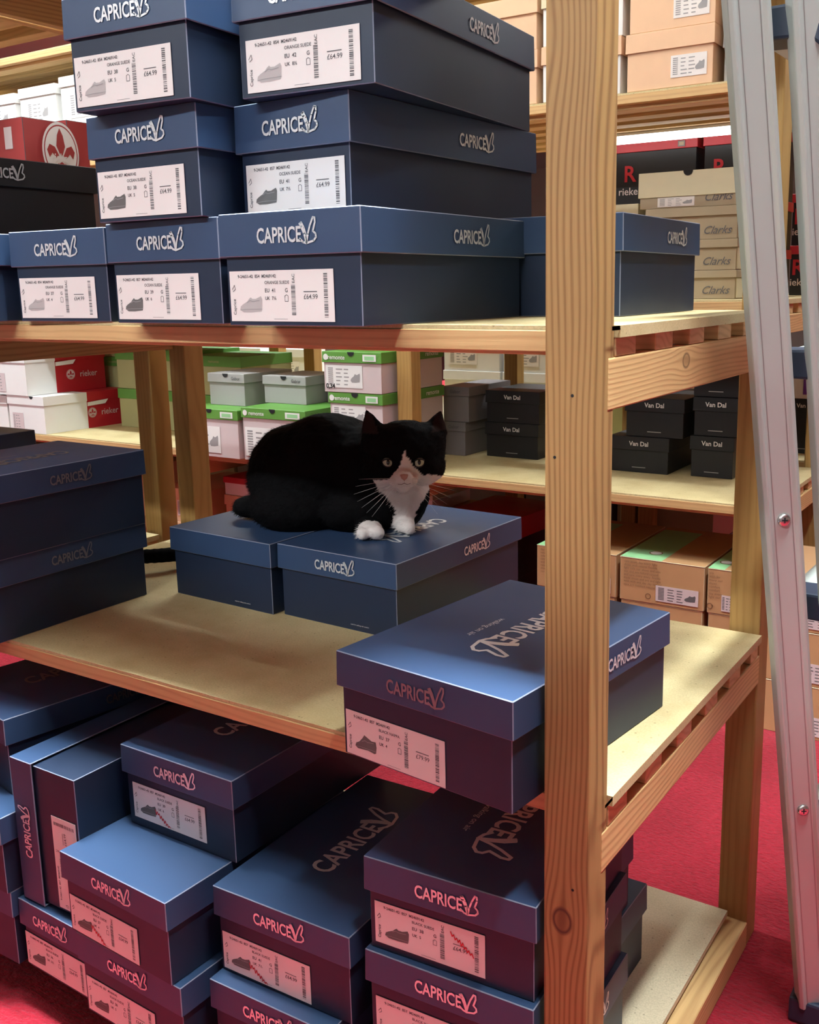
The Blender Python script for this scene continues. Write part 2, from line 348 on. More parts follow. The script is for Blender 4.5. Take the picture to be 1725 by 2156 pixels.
def stick_label(parent, lab, x, z, y, rot=(0, 0, 0)):
    base, pr, sh, ln, red = lab
    o = ob('price_label', base, parent, (x, y, z), rot)
    for nm, me, d in (('label_print', pr, 0.0006), ('shoe_picture', sh, 0.0006), ('shoe_outline', ln, 0.0008), ('red_pen_note', red, 0.0010)):
        if me: ob(nm, me, o, (0, -d, 0), (R(90), 0, 0))
    return o

_BM = {}
def body_mesh(w, l, h, mat, edge, bev=0.0008):
    k = ('b', round(w, 4), round(l, 4), round(h, 4), mat.name)
    if k not in _BM:
        m = MB(); m.box(-w / 2, w / 2, 0, l, 0, h); _BM[k] = m.mesh('box_body', [mat, edge], bevel=bev, bevmat=1)
    return _BM[k]
def lid_mesh(w, l, h, lh, mat, edge, e=0.004, bev=0.0009):
    k = ('l', round(w, 4), round(l, 4), round(h, 4), round(lh, 4), mat.name, e)
    if k not in _BM:
        m = MB(); t = 0.0016; x = w / 2 + e
        # cap with open underside: outer skin, rim, inner skin; the long sides bow out very slightly at the rim
        def ring(xx, y0, y1, z): return [(-xx, y0, z), (xx, y0, z), (xx, y1, z), (-xx, y1, z)]
        v = ring(x, -e, l + e, h) + ring(x + .0006, -e - .0006, l + e + .0006, h - lh) + ring(x - t, -e + t, l + e - t, h - lh) + ring(x - t, -e + t, l + e - t, h - t)
        f = [(0, 1, 2, 3)]
        for a, b in ((0, 4), (4, 8), (8, 12)):
            f += [(a + i, a + (i + 1) % 4, b + (i + 1) % 4, b + i) for i in range(4)]
        f.append((12, 13, 14, 15)); m.add(v, f)
        _BM[k] = m.mesh('box_lid', [mat, edge], bevel=bev, bevmat=1)
    return _BM[k]
def navy_box(label, x, y, z, th, w, l, h, lh=0.038, lab=None, group=None, front=True, side=True, top=1, black=False, rot=None, labx=0.004, labz=0.004, side_at=0.62, dull=False, front_at=0.5, left=False, fdull=False):
    r = thing('shoe_box', label, 'shoe box', (x, y, z + .0004), rot or (0, 0, R(th)), group)
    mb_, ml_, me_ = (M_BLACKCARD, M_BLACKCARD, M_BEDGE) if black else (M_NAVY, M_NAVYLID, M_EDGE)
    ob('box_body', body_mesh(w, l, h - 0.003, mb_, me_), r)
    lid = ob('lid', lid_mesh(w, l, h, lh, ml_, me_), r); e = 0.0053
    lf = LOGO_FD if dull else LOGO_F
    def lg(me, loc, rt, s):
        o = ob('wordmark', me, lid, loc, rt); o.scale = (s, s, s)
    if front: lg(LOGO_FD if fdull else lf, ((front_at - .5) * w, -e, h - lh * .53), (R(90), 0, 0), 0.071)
    if side: lg(lf, (w / 2 + e, l * side_at, h - lh * .52), (R(90), 0, R(90)), 0.068)
    if left: lg(lf, (-w / 2 - e, l * 0.4, h - lh * .52), (R(90), 0, R(-90)), 0.068)
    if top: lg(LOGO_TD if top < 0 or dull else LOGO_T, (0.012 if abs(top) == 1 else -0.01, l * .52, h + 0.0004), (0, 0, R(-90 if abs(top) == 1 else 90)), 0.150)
    if lab: stick_label(r, lab, -w / 2 + labx, labz, -0.0006)
    return r

# ------------------------------------------------------------------ the room
def slab(name, x0, x1, y0, y1, z0, z1, mat):
    m = MB(); m.box(x0, x1, y0, y1, z0, z1); return struct(name, m.mesh(name, mat))
slab('floor', -9, 5, -5, 12, -GZ - 0.05, -GZ, M_CARPET)
slab('ceiling', -9, 5, -5, 12, CEIL, CEIL + 0.05, M_CEIL)
slab('wall_left', -9.1, -9, -5, 12, -GZ, CEIL, M_WALL); slab('wall_right', 5, 5.1, -5, 12, -GZ, CEIL, M_WALL)
slab('wall_back', -9, 5, 12, 12.1, -GZ, CEIL, M_WALL); slab('wall_front', -9, 5, -5.1, -5, -GZ, CEIL, M_WALL)
slab('light_block_wall', -5, 2.2, -1.36, -1.30, -GZ, 1.20, M_LIGHTBLOCK)  # added unseen panel behind the camera, keeps front light off the low boxes
for i, (x, y, sx, sy, p, sprd) in enumerate(LAMPS):
    t = thing('ceiling_batten', 'white fluorescent batten lamp on the ceiling, hanging unseen above the racks', 'ceiling lamp', (x, y, CEIL), group='fluorescent battens on the ceiling')
    m = MB(); m.box(-sx / 2, sx / 2, -sy / 2 * .7, sy / 2 * .7, -0.03, 0) if sx > sy else m.box(-sx / 2 * .7, sx / 2 * .7, -sy / 2, sy / 2, -0.03, 0)
    ob('lamp_housing', m.mesh('lamp_housing', M_PLASTW), t)
    a = sx / 2 - .03 if sx > sy else 0; b = sy / 2 - .03 if sy > sx else 0
    m = MB(); m.tube([(-a, -b, -0.048), (a, b, -0.048)], 0.013, 12); ob('fluorescent_tube', m.mesh('fluorescent_tube', M_TUBE, smooth=True), t)

# ------------------------------------------------------------------ racks
PW, PD = 0.0448, 0.0421
def post(r, x0, y0, z0, z1, mat, w=PW, d=PD, bev=0.0025):
    m = MB(); m.box(x0, x0 + w, y0, y0 + d, z0, z1); return ob('post', m.mesh('post', mat, bevel=bev, segs=2), r)
def shelf(r, x0, x1, yf, yb, zt, notches=(), bt=0.010, jh=0.0165, nj=6, y0=0.0, mat=None, joist=True):
    """hardboard on pine joists; notches are (x0,x1,ydepth) cut into the front edge around the posts"""
    pts = [(x0, yf)]
    for a, b, d in sorted(notches): pts += [(max(a, x0), yf), (max(a, x0), d), (min(b, x1), d), (min(b, x1), yf)]
    pts += [(x1, yf), (x1, yb), (x0, yb)]
    q = [pts[0]]
    for p in pts[1:]:
        if (abs(p[0] - q[-1][0]) + abs(p[1] - q[-1][1])) > 1e-6: q.append(p)
    m = MB(); m.prism(q, zt - bt, zt, 'xy') if not joist else (m.prism(q, zt - .0036, zt, 'xy'), m.box(x0 + .0002, x1, yf + .0428 - .0252, yb, zt - bt, zt - .0036)); ob('shelf_board', m.mesh('shelf_board', mat or M_BOARD), r)
    if joist:
        for k in range(nj):
            a = y0 + 0.0435 + k * 0.0935; b = min(a + 0.0455, yb)
            if k == 0:
                m = MB(); cuts = sorted((c0, c1) for c0, c1, d_ in notches); xa = x0
                for c0, c1 in cuts + [(x1, x1)]:
                    if min(c0, x1) - xa > .02: m.box(xa, min(c0, x1) - .0003, yf - 0.0012, yf + .0165, zt - .0222, zt - .0038)
                    xa = max(xa, c1 + .0003)
                ob('front_lipping', m.mesh('front_lipping', M_LIP, bevel=.0008), r)
                m = MB(); m.box(x0 + .002, x1 - 0.0044, a, b, zt - bt - jh, zt - bt - .0002); ob('joist', m.mesh('joist', M_JOIST, bevel=.0008), r)
            else:
                m = MB(); m.box(x0 + .002, x1 - 0.0044, a, b, zt - bt - jh, zt - bt - .0002); ob('joist', m.mesh('joist', M_JOIST, bevel=.0008), r)
def rail(r, xo, y0, y1, zt, zb, t=0.018, mat=None):
    m = MB(); m.box(xo - t, xo, y0, y1, zb, zt); ob('end_rail', m.mesh('end_rail', mat or M_RAIL, bevel=.0015, segs=2), r)

rk = thing('storage_rack', 'pine storage rack in front holding navy shoe boxes and the cat', 'storage rack', (0, 0, 0))
TOPZ = 1.75
# posts: near right (the big one), far right, far left, near left
post(rk, -PW, 0, -GZ, TOPZ, M_POST); post(rk, -0.0424, 0.5505, -GZ, TOPZ, M_POST2, w=.0424, d=0.046)
post(rk, -1.108, 0.5505, -GZ, TOPZ, M_POST2, w=.0408, d=.0465); post(rk, -1.112, 0, -GZ, TOPZ, M_POST2)
nt_ = ((-PW - .0004, 0.0052, PD + .0006), (-1.1125, -1.112 + PW + .0005, PD + .0006))
ZU = 0.4306; ZB = -0.4211
shelf(rk, -1.112, 0.0048, 0.0252, 0.5434, 0.0, nt_, jh=0.0215)
shelf(rk, -1.112, 0.0048, 0.0252, 0.5434, ZU, nt_, jh=0.0163)
shelf(rk, -1.112, 0.0048, 0.0252, 0.5434, 0.965, nt_, jh=0.03)
m = MB(); m.prism([(-1.112, .0252), (-1.112, .5434), (-0.026, .5434), (-0.026, .0426), (-PW - .001, .0426), (-PW - .001, .0252)], ZB - 0.008, ZB, 'xy'); ob('shelf_board', m.mesh('shelf_board', M_BOARD_LOW), rk)
for zt, zb in ((-0.0320, -0.0721), (0.4040, 0.3593), (0.924, 0.880)):
    rail(rk, 0.0006, 0.0285, 0.5535, zt, zb, mat=M_RAILK if zt > .3 else None); rail(rk, -1.0945, 0.043, 0.55, zt, zb)
# low end rail lies on the carpet board and is wider
m = MB(); m.box(-0.041, 0.0006, 0.0285, 0.5515, -GZ + .001, -0.4346); m.v = [(a, b, c) for a, b, c in m.v]
ob('end_rail', m.mesh('end_rail', M_RAIL, bevel=.0015), rk)
m = MB(); m.box(-1.108, -PW - .001, 0.030, 0.062, -GZ + .001, ZB - .0085); ob('floor_batten', m.mesh('floor_batten', M_JOIST), rk)
m = MB(); m.box(-1.108, -PW - .001, 0.49, 0.53, -GZ + .001, ZB - .0085); ob('floor_batten', m.mesh('floor_batten', M_JOIST), rk)
# nail holes on the near post
for hx, hz in ((-0.019, 0.3745), (-0.035, 0.3215), (-0.015, -0.078)):
    m = MB(); m.tube([(hx, -0.0002, hz), (hx, 0.001, hz)], 0.0014, 10); ob('nail_hole', m.mesh('nail_hole', M_DARK), rk)

def simple_rack(label, x0, x1, y0, zs, posts, z1=TOPZ, floor_board=True, jh=0.0215):
    r = thing('storage_rack', label, 'storage rack', (0, 0, 0))
    for px in posts:
        post(r, px, y0, -GZ, z1, M_POST2); post(r, px, y0 + .5505, -GZ, z1, M_POST2)
    for zt in zs:
        nn = tuple((px - .0006, px + PW + .0006, y0 + PD + .0006) for px in posts)
        shelf(r, x0, x1, y0 + .0252, y0 + .543, zt, nn, jh=jh, y0=y0)
        for px in posts:
            rail(r, px + PW - .001, y0 + .043, y0 + .549, zt - .0325, zt - .0725)
    return r
simple_rack('pine storage rack adjoining the front rack on its left, mostly out of view', -2.27, -1.1615, 0.0, (0.0, ZU, 0.965), (-2.265, -1.2065), floor_board=False)
R2 = simple_rack('second pine storage rack across the aisle, behind the cat', -3.6, -0.2, 1.305, (0.0, ZU, 0.862, 1.19), (-3.59, -1.905, -1.128, -0.245))
R3 = simple_rack('third pine storage rack, long and low, back to back behind the second one', -4.4, -0.73, 1.92, (0.0,), (-4.39, -2.12, -0.776), z1=0.34)
R4 = simple_rack('narrow pine rack unit at the end of the third rack, seen past the ladder', -0.725, -0.215, 1.92, (0.0, ZU), (-0.722, -0.262), z1=0.75)

# ------------------------------------------------------------------ navy shoe boxes
L1 = make_label('9-24651-42  854  M2469142', 'OCEAN SUEDE', 37, '4', '£64.99', 'D')
GU = 'navy shoe boxes piled on the upper shelf'; GM = 'navy shoe boxes on the middle shelf'; GB = 'navy shoe boxes crammed on the bottom shelf'
def LB(c, eu, uk, **k): 
    return make_label('9-24651-42  %s  M2469142' % ('854' if c == 'ORANGE SUEDE' else '857'), c, eu, uk, k.pop('price', '£64.99'), **k)
# bottom row of the pile
navy_box('leftmost navy shoe box on the upper shelf, cut off by the picture edge', -0.8595, -0.012, ZU, 2, .150, .28, .104, lab=LB('ORANGE SUEDE', 36, '3½'), group=GU)
navy_box('navy shoe box with pale shoe label, size 37, bottom row of the upper shelf', -0.688, 0.018, ZU, 3.3, .152, .28, .105, .041, LB('ORANGE SUEDE', 37, '4'), GU)
navy_box('navy shoe box with dark shoe label in the middle of the upper shelf bottom row', -0.485, -0.007, ZU, -1.4, .163, .28, .105, .041, LB('OCEAN SUEDE', 39, '6', shoe='D'), GU)
navy_box('navy shoe box with pale shoe label, size 41, right end of upper shelf bottom row', -0.288, -0.035, ZU, -0.5, .163, .286, .104, .040, LB('ORANGE SUEDE', 41, '7½'), GU)
navy_box('navy shoe box half hidden behind the big post on the upper shelf', -0.173, 0.257, ZU, 1.0, .172, .25, .108, .040, None, GU, front=False, side_at=.66)
z2 = ZU + .1053
navy_box('navy shoe box with dark shoe label, middle layer, left stack', -0.487, -0.022, z2, 0, .152, .28, .106, .042, LB('OCEAN SUEDE', 38, '5', shoe='D'), GU)
navy_box('navy shoe box with dark shoe label, middle layer, next to the big post', -0.327, 0.021, ZU + .1042, -1.9, .140, .34, .108, .046, LB('OCEAN SUEDE', 41, '7½', shoe='D'), GU, labx=.006)
navy_box('navy shoe box with pale shoe label, topmost of the left stack', -0.473, -0.046, z2 + .1062, 4.0, .152, .28, .106, .038, LB('ORANGE SUEDE', 38, '5'), GU)
navy_box('navy shoe box with pale shoe label, topmost beside the big post', -0.293, 0.003, ZU + .2125, 4.1, .150, .34, .106, .038, LB('ORANGE SUEDE', 42, '8½'), GU, labx=.008)
navy_box('black shoe box with white wordmark behind the left stack', -0.972, -0.03, ZU + .1045, 0, .138, .277, .105, .036, None, None, black=True, top=0, side_at=.46)
# middle shelf
navy_box('navy shoe box jutting over the front of the middle shelf beside the big post', -0.1625, -0.022, 0, -6.2, .208, .293, .110, .037, LB('BLACK NAPPA', 37, '4', shoe='D', price='£79.99', lace=True), GM, labz=.002, side_at=.66, front_at=.48, fdull=True)
_b2 = navy_box('navy shoe box whose lid the cat rests its paws on', -0.514, 0.289, 0, -2.3, .208, .315, .107, .036, None, GM, side_at=.6)
_b3 = navy_box('navy shoe box under the hind part of the cat', -0.7335, 0.287, 0, -2.1, .206, .294, .107, .036, None, GM, front=False, side=False, top=0)
for _b, _x in ((_b2, .035), (_b3, .038)):
    mb = MB(); vs, fs, w_ = text_poly('made for walking with comfort', .0026, 0); put2d(mb, vs, fs, -.012, 0); ob('fine_print', flat(mb, 'fine_print', M_PAPER), _b, (_x, -.0008, .008), (R(90), 0, 0))
navy_box('navy shoe box at the left of the middle shelf, lower of two', -0.966, -0.031, 0, 0, .188, .292, .1145, .038, None, GM, side_at=.55, dull=True)
navy_box('navy shoe box at the left of the middle shelf, upper of two', -0.960, -0.031, .115, 0, .194, .292, .1145, .038, None, GM, side_at=.56, dull=True, top=-1)
navy_box('navy shoe box left of the rack joint at the picture edge', -1.325, 0.045, 0, 0, .19, .29, .1145, .038, None, None)
navy_box('dark navy shoe box on top of the pair beyond the rack joint', -1.322, 0.045, .115, 1, .19, .29, .112, .038, None, None)
# bottom shelf
navy_box('navy shoe box leaning at far left, topmost of its stack on the bottom shelf', -0.932, -0.0015, ZB + .2205, -9.6, .19, .294, .110, .037, None, GB, side_at=.6, top=2, dull=True)
navy_box('navy shoe box at far left, middle of its stack on the bottom shelf', -0.896, -0.061, ZB + .1103, -1, .19, .294, .110, .037, None, GB)
navy_box('navy shoe box at far left, lowest of its stack on the bottom shelf', -0.900, -0.055, ZB, 0, .19, .294, .110, .037, None, GB)
navy_box('small navy shoe box in front of the carpet at lower left', -0.731, -0.049, ZB, -1.9, .127, .294, .100, .038, LB('BLACK SUEDE', 36, '3½', shoe='D'), GB, labx=.0, labz=.004)
navy_box('navy shoe box stood on its side with its lid to the left', -0.668, -0.043, -0.2193, 0, .192, .28, .122, .044, LB('BLACK SUEDE', 40, '6½'), GB, rot=(0, R(-90), 0), side=False, top=0)
navy_box('navy shoe box carrying the blue topped one at lower left', -0.5625, -0.066, ZB, -2.0, .182, .294, .1095, .037, LB('BLACK SUEDE', 38, '5', shoe='D'), GB)
navy_box('navy shoe box with sky lit lid and red pen note, lower left', -0.572, -0.071, ZB + .110, -2.7, .187, .294, .108, .036, LB('BLACK SUEDE', 37, '4', shoe='D', scrib=1), GB, top=0)
navy_box('navy shoe box with red pen note, highest on the bottom shelf', -0.554, 0.019, ZB + .2185, -0.3, .185, .294, .108, .037, LB('BLACK SUEDE', 39, '6', shoe='D', scrib=2), GB, top=2, dull=False, side_at=.66, labx=.010, labz=.012)
navy_box('navy shoe box beneath the centre one, cut by the lower picture edge', -0.3655, -0.038, ZB, 1, .166, .294, .1095, .037, LB('BLACK SUEDE', 40, '6½', shoe='D'), GB, top=0)
navy_box('navy shoe box with red pen note in the centre of the bottom shelf', -0.358, -0.021, ZB + .110, 1.3, .186, .294, .108, .037, LB('BLACK SUEDE', 41, '7½', shoe='D', scrib=3 - 1), GB, top=2)
navy_box('navy shoe box left of the foot of the big post, lowest, below the picture edge', -0.1475, -0.008, ZB, 2, .186, .25, .1045, .037, None, GB, top=0)
navy_box('navy shoe box left of the foot of the big post, second from the top', -0.1475, -0.0098, ZB + .105, 2.6, .186, .25, .1045, .037, LB('BLACK SUEDE', 42, '8½', shoe='D'), GB, labx=.006, top=0)
navy_box('navy shoe box left of the foot of the big post, topmost, with red pen note', -0.1475, -0.0055, ZB + .210, 3.4, .186, .25, .1045, .038, LB('BLACK SUEDE', 38, '5', shoe='D', scrib=4), GB, top=1, labx=.006, labz=.008)
navy_box('navy shoe box right behind the foot of the big post, lower of two', -0.178, 0.270, ZB, 0, .170, .112, .110, .038, None, GB, front=False, side=False, top=0)
navy_box('navy shoe box right behind the foot of the big post, upper of two', -0.178, 0.262, ZB + .1108, 0, .170, .068, .100, .038, None, GB, front=False, side=False, top=0)
m = MB(); m.box(0, .075, 0, .03, 0, .0015)
single('card_offcut', m.mesh('card_offcut', M_CREAM), 'small flat cream card on the bottom shelf behind the post', 'card', (-0.075, 0.21, ZB + .0003), (0, 0, R(20)))

# tall red box on end beyond the left stack
def fleur(s):
    mb = MB(); disc2d(mb, 0, 0, .5 * s, 0, 0, 40, ry=.5 * s); disc2d(mb, 0, 0, .455 * s, .0002, 1, 40, ry=.455 * s); disc2d(mb, 0, 0, .43 * s, .0004, 0, 40, ry=.43 * s)
    def leaf(pts): mb.add([(a * s, b * s, .0006) for a, b in pts], [tuple(range(len(pts)))], 1)
    leaf([(-.03, -.05), (-.12, .1), (-.08, .28), (0, .40), (.08, .28), (.12, .1), (.03, -.05)])
    for sg in (-1, 1):
        leaf([(sg * .06, -.06), (sg * .16, .08), (sg * .30, .12), (sg * .38, .02), (sg * .32, -.10), (sg * .24, -.02), (sg * .14, -.10)])
    leaf([(-.08, -.20), (0, -.16), (.08, -.20), (.05, -.30), (0, -.40), (-.05, -.30)])
    leaf([(-.16, -.22), (-.08, -.18), (-.12, -.30), (-.24, -.34)]); leaf([(.16, -.22), (.08, -.18), (.12, -.30), (.24, -.34)])
    vs, fs, w = text_poly('rieker', .20 * s, .015); put2d(mb, [(a * 1.1, b) for a, b in vs], fs, -w * 1.1 / 2, -.16 * s, .0008, 0, 0)
    return mb
t = thing('shoe_box', 'tall red shoe box stood on end with round leaf emblem behind the black box', 'shoe box', (-1.27, 0.335, ZU))
ob('box_body', body_mesh(.19, .122, .318, M_REDTALL, M_BEDGE), t)
m = MB(); m.box(-.097, .099, .082, .125, -.0, .323); o = ob('lid', m.mesh('lid', [M_REDTALL, M_BEDGE], bevel=.001, bevmat=1), t)
FL = flat(fleur(1.0), 'leaf_emblem', [M_PAPER, M_REDTALL]); 
o = ob('leaf_emblem', FL, t, (.0996, .066, .268), (R(90), 0, R(90))); o.scale = (.072, .098, 1)
mb = MB(); vs, fs, w = text_poly('rieker', .062, .01); put2d(mb, vs, fs, -w + .088, 0); ob('brand_word', flat(mb, 'brand_word', M_GREYC), t, (0, -.0008, .20), (R(90), 0, 0))
m = MB(); m.box(.045, .065, -.0008, -.0002, .270, .305); ob('price_label', m.mesh('price_label', M_PINKC), t)

# ------------------------------------------------------------------ other shoe boxes further back
def word(s, h, bold=.012, mat=None, shear=0.0, wf=1.0):
    mb = MB(); vs, fs, w = text_poly(s, h, bold, shear); put2d(mb, [(a * wf, b) for a, b in vs], fs, -w * wf / 2, -h * .35); return flat(mb, 'brand_word', mat or M_PAPER)
WORDS = {}
def wd(s, h, mat, bold=.012, shear=0.0, wf=1.0):
    k = (s, h, mat.name, wf)
    if k not in WORDS: WORDS[k] = word(s, h, bold, mat, shear, wf)
    return WORDS[k]
def small_label(parent, x, z, w, h, y=-.0006, dark=False, shoe=True, mat=None, pos='r'):
    m = MB(); m.box(0, w, -.0004, 0, 0, h); o = ob('price_label', m.mesh('price_label', mat or M_PAPER), parent, (x, y, z))
    mb = MB(); rnd = random.Random(int((x + w) * 9999)); 
    xx = w * .06
    for k in range(3):
        yy = h * .12
        while yy < h * .85:
            hh = h * .05; rect2d(mb, xx, xx + w * (.14 if k == 0 else .18 * rnd.uniform(.5, 1)), yy, yy + hh); yy += h * (.09 if k == 0 else .17)
        xx += w * .22
    if shoe:
        pts = LOAFER; mb.add([(w * (.68 + a * .26), h * (.25 + b * .7), 0) for a, b in pts], [tuple(range(len(pts)))])
    ob('label_print', flat(mb, 'label_print', M_INK if dark else M_GREYINK), o, (0, -.0006, 0), (R(90), 0, 0))
def notch(parent, z, y, r=.011, x=0, flip=False):
    mb = MB(); disc2d(mb, 0, 0, r, 0, 0, 14, 180, 360); ob('finger_notch', flat(mb, 'finger_notch', M_DARK), parent, (x, y, z), (R(90), 0, 0))
def card_box(label, x0, x1, y, z, h, l=.29, lh=.03, body=None, lid=None, th=0, group=None, front_word=None, lid_word=None, side_word=None, notched=False, lab=None, name='shoe_box', lide=.003, nolid=False):
    w = x1 - x0; r = thing(name, label, 'shoe box', ((x0 + x1) / 2, y, z + .0004), (0, 0, R(th)), group)
    body = body or M_WHITEC; lid = lid or body; e = lide
    ob('box_body', body_mesh(w - 2 * e, l, h - .002, body, body, .0008), r)
    ld = ob('lid', lid_mesh(w - 2 * e, l, h, lh, lid, lid, e, .0008), r) if not nolid else r
    ff = -e - .0014
    if front_word:
        me, px, pz = front_word; ob('brand_word', me, r, (px, -.0012, pz), (R(90), 0, 0))
    if lid_word:
        me, px = lid_word; ob('brand_word', me, ld, (px, ff, h - lh * .5), (R(90), 0, 0))
    if side_word:
        me, py, pz, onlid = side_word; ob('brand_word', me, ld if onlid else r, (w / 2 + (.0016 if onlid else -.0018), py, pz), (R(90), 0, R(90)))
    if notched: notch(ld, h - .0002, ff)
    if lab: small_label(r, *lab)
    return r
# --- second rack, middle level -------------------------------------------------
GV = 'black shoe boxes on the second rack'
vd = lambda: wd('Van Dal', .016, M_PAPER, .015)
def vbox(label, x0, x1, y, z, h, th=0, l=.27):
    r = card_box(label, x0, x1, y, z, h, l, .034, M_BLACKCARD, M_BLACKCARD, th, GV, lid_word=(vd(), .0))
    mb = MB(); rect2d(mb, -.018, .018, 0, .002); ob('pull_line', flat(mb, 'pull_line', M_GREYC), r, (0, -.0010, .012), (R(90), 0, 0))
    return r
vbox('black shoe box, lower, behind the left edge of the far post gap', -.668, -.510, 1.585, 0, .0905)
vbox('black shoe box set askew on the lower one behind the end rail', -.628, -.474, 1.587, .0915, .097)
vbox('black shoe box, lowest of the column beside the far post', -.462, -.353, 1.60, 0, .101)
vbox('black shoe box, second up in the column beside the far post', -.457, -.345, 1.60, .102, .094)
vbox('black shoe box, third up in the column beside the far post', -.460, -.345, 1.60, .197, .10)
vbox('black shoe box, lower of two behind the right ear of the cat', -1.062, -.896, 1.632, 0, .096, l=.2)
vbox('black shoe box, upper of two behind the right ear of the cat', -1.060, -.892, 1.632, .0965, .088, l=.2)
gw = wd('Gabor', .013, M_INK, .01)
card_box('taupe shoe box beside the black pair, lower', -1.183, -1.107, 1.60, 0, .094, .23, .026, M_GREYD, M_GREYD, group='taupe grey shoe boxes by the second rack post', lid_word=(gw, 0))
card_box('taupe shoe box beside the black pair, upper', -1.183, -1.094, 1.60, .095, .098, .23, .026, M_GREYD, M_GREYD, group='taupe grey shoe boxes by the second rack post', lid_word=(gw, 0))
# green-lidded white boxes
GR = 'pale shoe boxes with green lids on the second rack'
def gbox(label, x0, x1, y, z, h, l=.28, sz=None):
    r = card_box(label, x0, x1, y, z, h, l, .028, M_PINKC, M_GREENL, 0, GR, lid_word=(wd('remonte', .016, M_WHITEC, .012), -.25 * (x1 - x0)), side_word=(wd('remonte', .018, M_WHITEC, .012), l * .8, h - .014, True), notched=True)
    w = x1 - x0
    mb = MB(); rect2d(mb, 0, w * .22, 0, .017); rect2d(mb, w * .03, w * .19, .003, .013, .0003, 1); ob('size_sticker', flat(mb, 'size_sticker', [M_WHITEC, M_MINT]), r, (w * .20, -.0046, h - .023), (R(90), 0, 0))
    mb = MB(); disc2d(mb, 0, 0, .008, 0, 0, 16); ob('round_mark', flat(mb, 'round_mark', M_WHITEC), r, (-w * .43, -.0046, h - .014), (R(90), 0, 0))
    small_label(r, -w / 2 + .010, .012, w * .62, h * .55, -.0008, shoe=True, mat=M_WHITEC)
    return r
for k, (a, b, yy, z, h, t_) in enumerate((( -1.330, -1.148, 1.27, 0, .101, 'lowest, behind the head of the cat'), (-1.322, -1.148, 1.272, .102, .1, 'in the middle, just above the cat'), (-1.335, -1.146, 1.268, .203, .104, 'topmost, with black figures, beside the second rack post'))):
    r = gbox('pale pink shoe box with green lid, %s' % t_, a, b, yy, z, h)
    if k == 2:
        mb = MB(); vs, fs, w = text_poly('0,34', .017, .03); put2d(mb, vs, fs, 0, 0); ob('black_figures', flat(mb, 'black_figures', M_DARK), r, (-.085, -.0016, .010), (R(90), 0, 0))
gbox('pale pink shoe box with green lid beside the rear left post', -1.857, -1.640, 1.262, 0, .137)
gbox('pale pink shoe box with green lid behind the back of the cat', -1.632, -1.400, 1.268, 0, .147)
GG = 'grey shoe boxes with notched lids'
card_box('grey shoe box with notched lid on the green lid by the rear left post', -1.832, -1.688, 1.345, .1375, .092, .20, .026, M_GREYC, M_GREYC, group=GG, lid_word=(gw, .04), notched=True)
card_box('grey shoe box with notched lid directly above the back of the cat', -1.650, -1.490, 1.38, .1475, .078, .17, .025, M_GREYC, M_GREYC, group=GG, lid_word=(gw, .045), notched=True)
card_box('grey shoe box, lower of two left of the green lidded stack', -1.478, -1.360, 1.452, .1475, .066, .09, .020, M_GREYC, M_GREYC, group=GG)
card_box('grey shoe box, upper of two left of the green lidded stack', -1.478, -1.350, 1.455, .2140, .090, .09, .025, M_GREYC, M_GREYC, group=GG)
# red and white rieker boxes on the left
rw = wd('rieker', .030, M_PINKC, .008)
def rwbox(label, x1, y, z, h, l, w, word_y, split):
    r = thing('shoe_box', label, 'shoe box', (x1 - w / 2, y, z + .0004), (0, 0, 0), 'white and red shoe boxes on the second rack')
    mb = MB(); x = w / 2
    mb.box(-x, x, 0, l * split, 0, h - .002, 0); mb.box(-x, x, l * split, l, 0, h - .002, 1); ob('box_body', mb.mesh('box_body', [M_WHITEC, M_REDC]), r)
    mb = MB(); mb.box(-x - .003, x + .003, -.003, l * split, h - .030, h, 0); mb.box(-x - .003, x + .003, l * split, l + .003, h - .030, h, 1)
    mb.add([(x + .0034, l * split, h - .035), (x + .0034, l * (split + .26), h - .030), (x + .0034, l * (split + .22), h - .045), (x + .0034, l * split, h - .048)], [(0, 1, 2, 3)], 0)
    ld = ob('lid', mb.mesh('lid', [M_WHITEC, M_REDC]), r)
    ob('brand_word', rw, r, (x + .0006, word_y, h * .42), (R(90), 0, R(90)))
    o = ob('leaf_emblem', flat(fleur(1.0), 'leaf_emblem', [M_PINKC, M_REDC]), r, (x + .0008, word_y - .075, h * .42), (R(90), 0, R(90))); o.scale = (.035, .035, 1)
    notch(ld, h, -.0034, .010, x=x - .06); small_label(r, -x + w * .1, .01, w * .3, h * .45, -.0008, shoe=False, mat=M_PINKC)
    return r
rwbox('white and red shoe box with leaf emblem, lower, at the left of the second rack', -2.590, 1.331, 0, .125, .34, .19, .265, .50)
rwbox('white and red shoe box with leaf emblem, upper, at the left edge of the picture', -2.662, 1.325, .126, .14, .32, .19, .25, .36)
card_box('white shoe box at the left edge, underneath the white and red one', -2.99, -2.80, 1.34, 0, .12, .30, .03, M_WHITEC, M_WHITEC)
card_box('white shoe box at the left edge, on top of another white one', -3.02, -2.86, 1.335, .121, .14, .30, .03, M_WHITEC, M_WHITEC)
GO = 'olive shoe boxes with green lids'
for x0, w_, z, h_, t_ in ((-2.530, .238, 0, .134, 'lowest, left of the rear left posts'), (-2.530, .238, .135, .134, 'upper, left of the rear left posts'), (-2.289, .113, 0, .134, 'lower, seen between the two rear left posts'), (-2.289, .113, .135, .134, 'upper, seen between the two rear left posts'),
                            (-2.172, .236, 0, .128, 'lower, beside the notched grey boxes'), (-2.172, .236, .129, .128, 'upper, beside the notched grey boxes')):
    card_box('olive shoe box with green lid, %s' % t_, x0, x0 + w_, 1.59, z, h_, .24, .034, M_OLIVE, M_GREENL, group=GO, lid_word=(wd('remonte', .014, M_OLIVE, .01), .0))
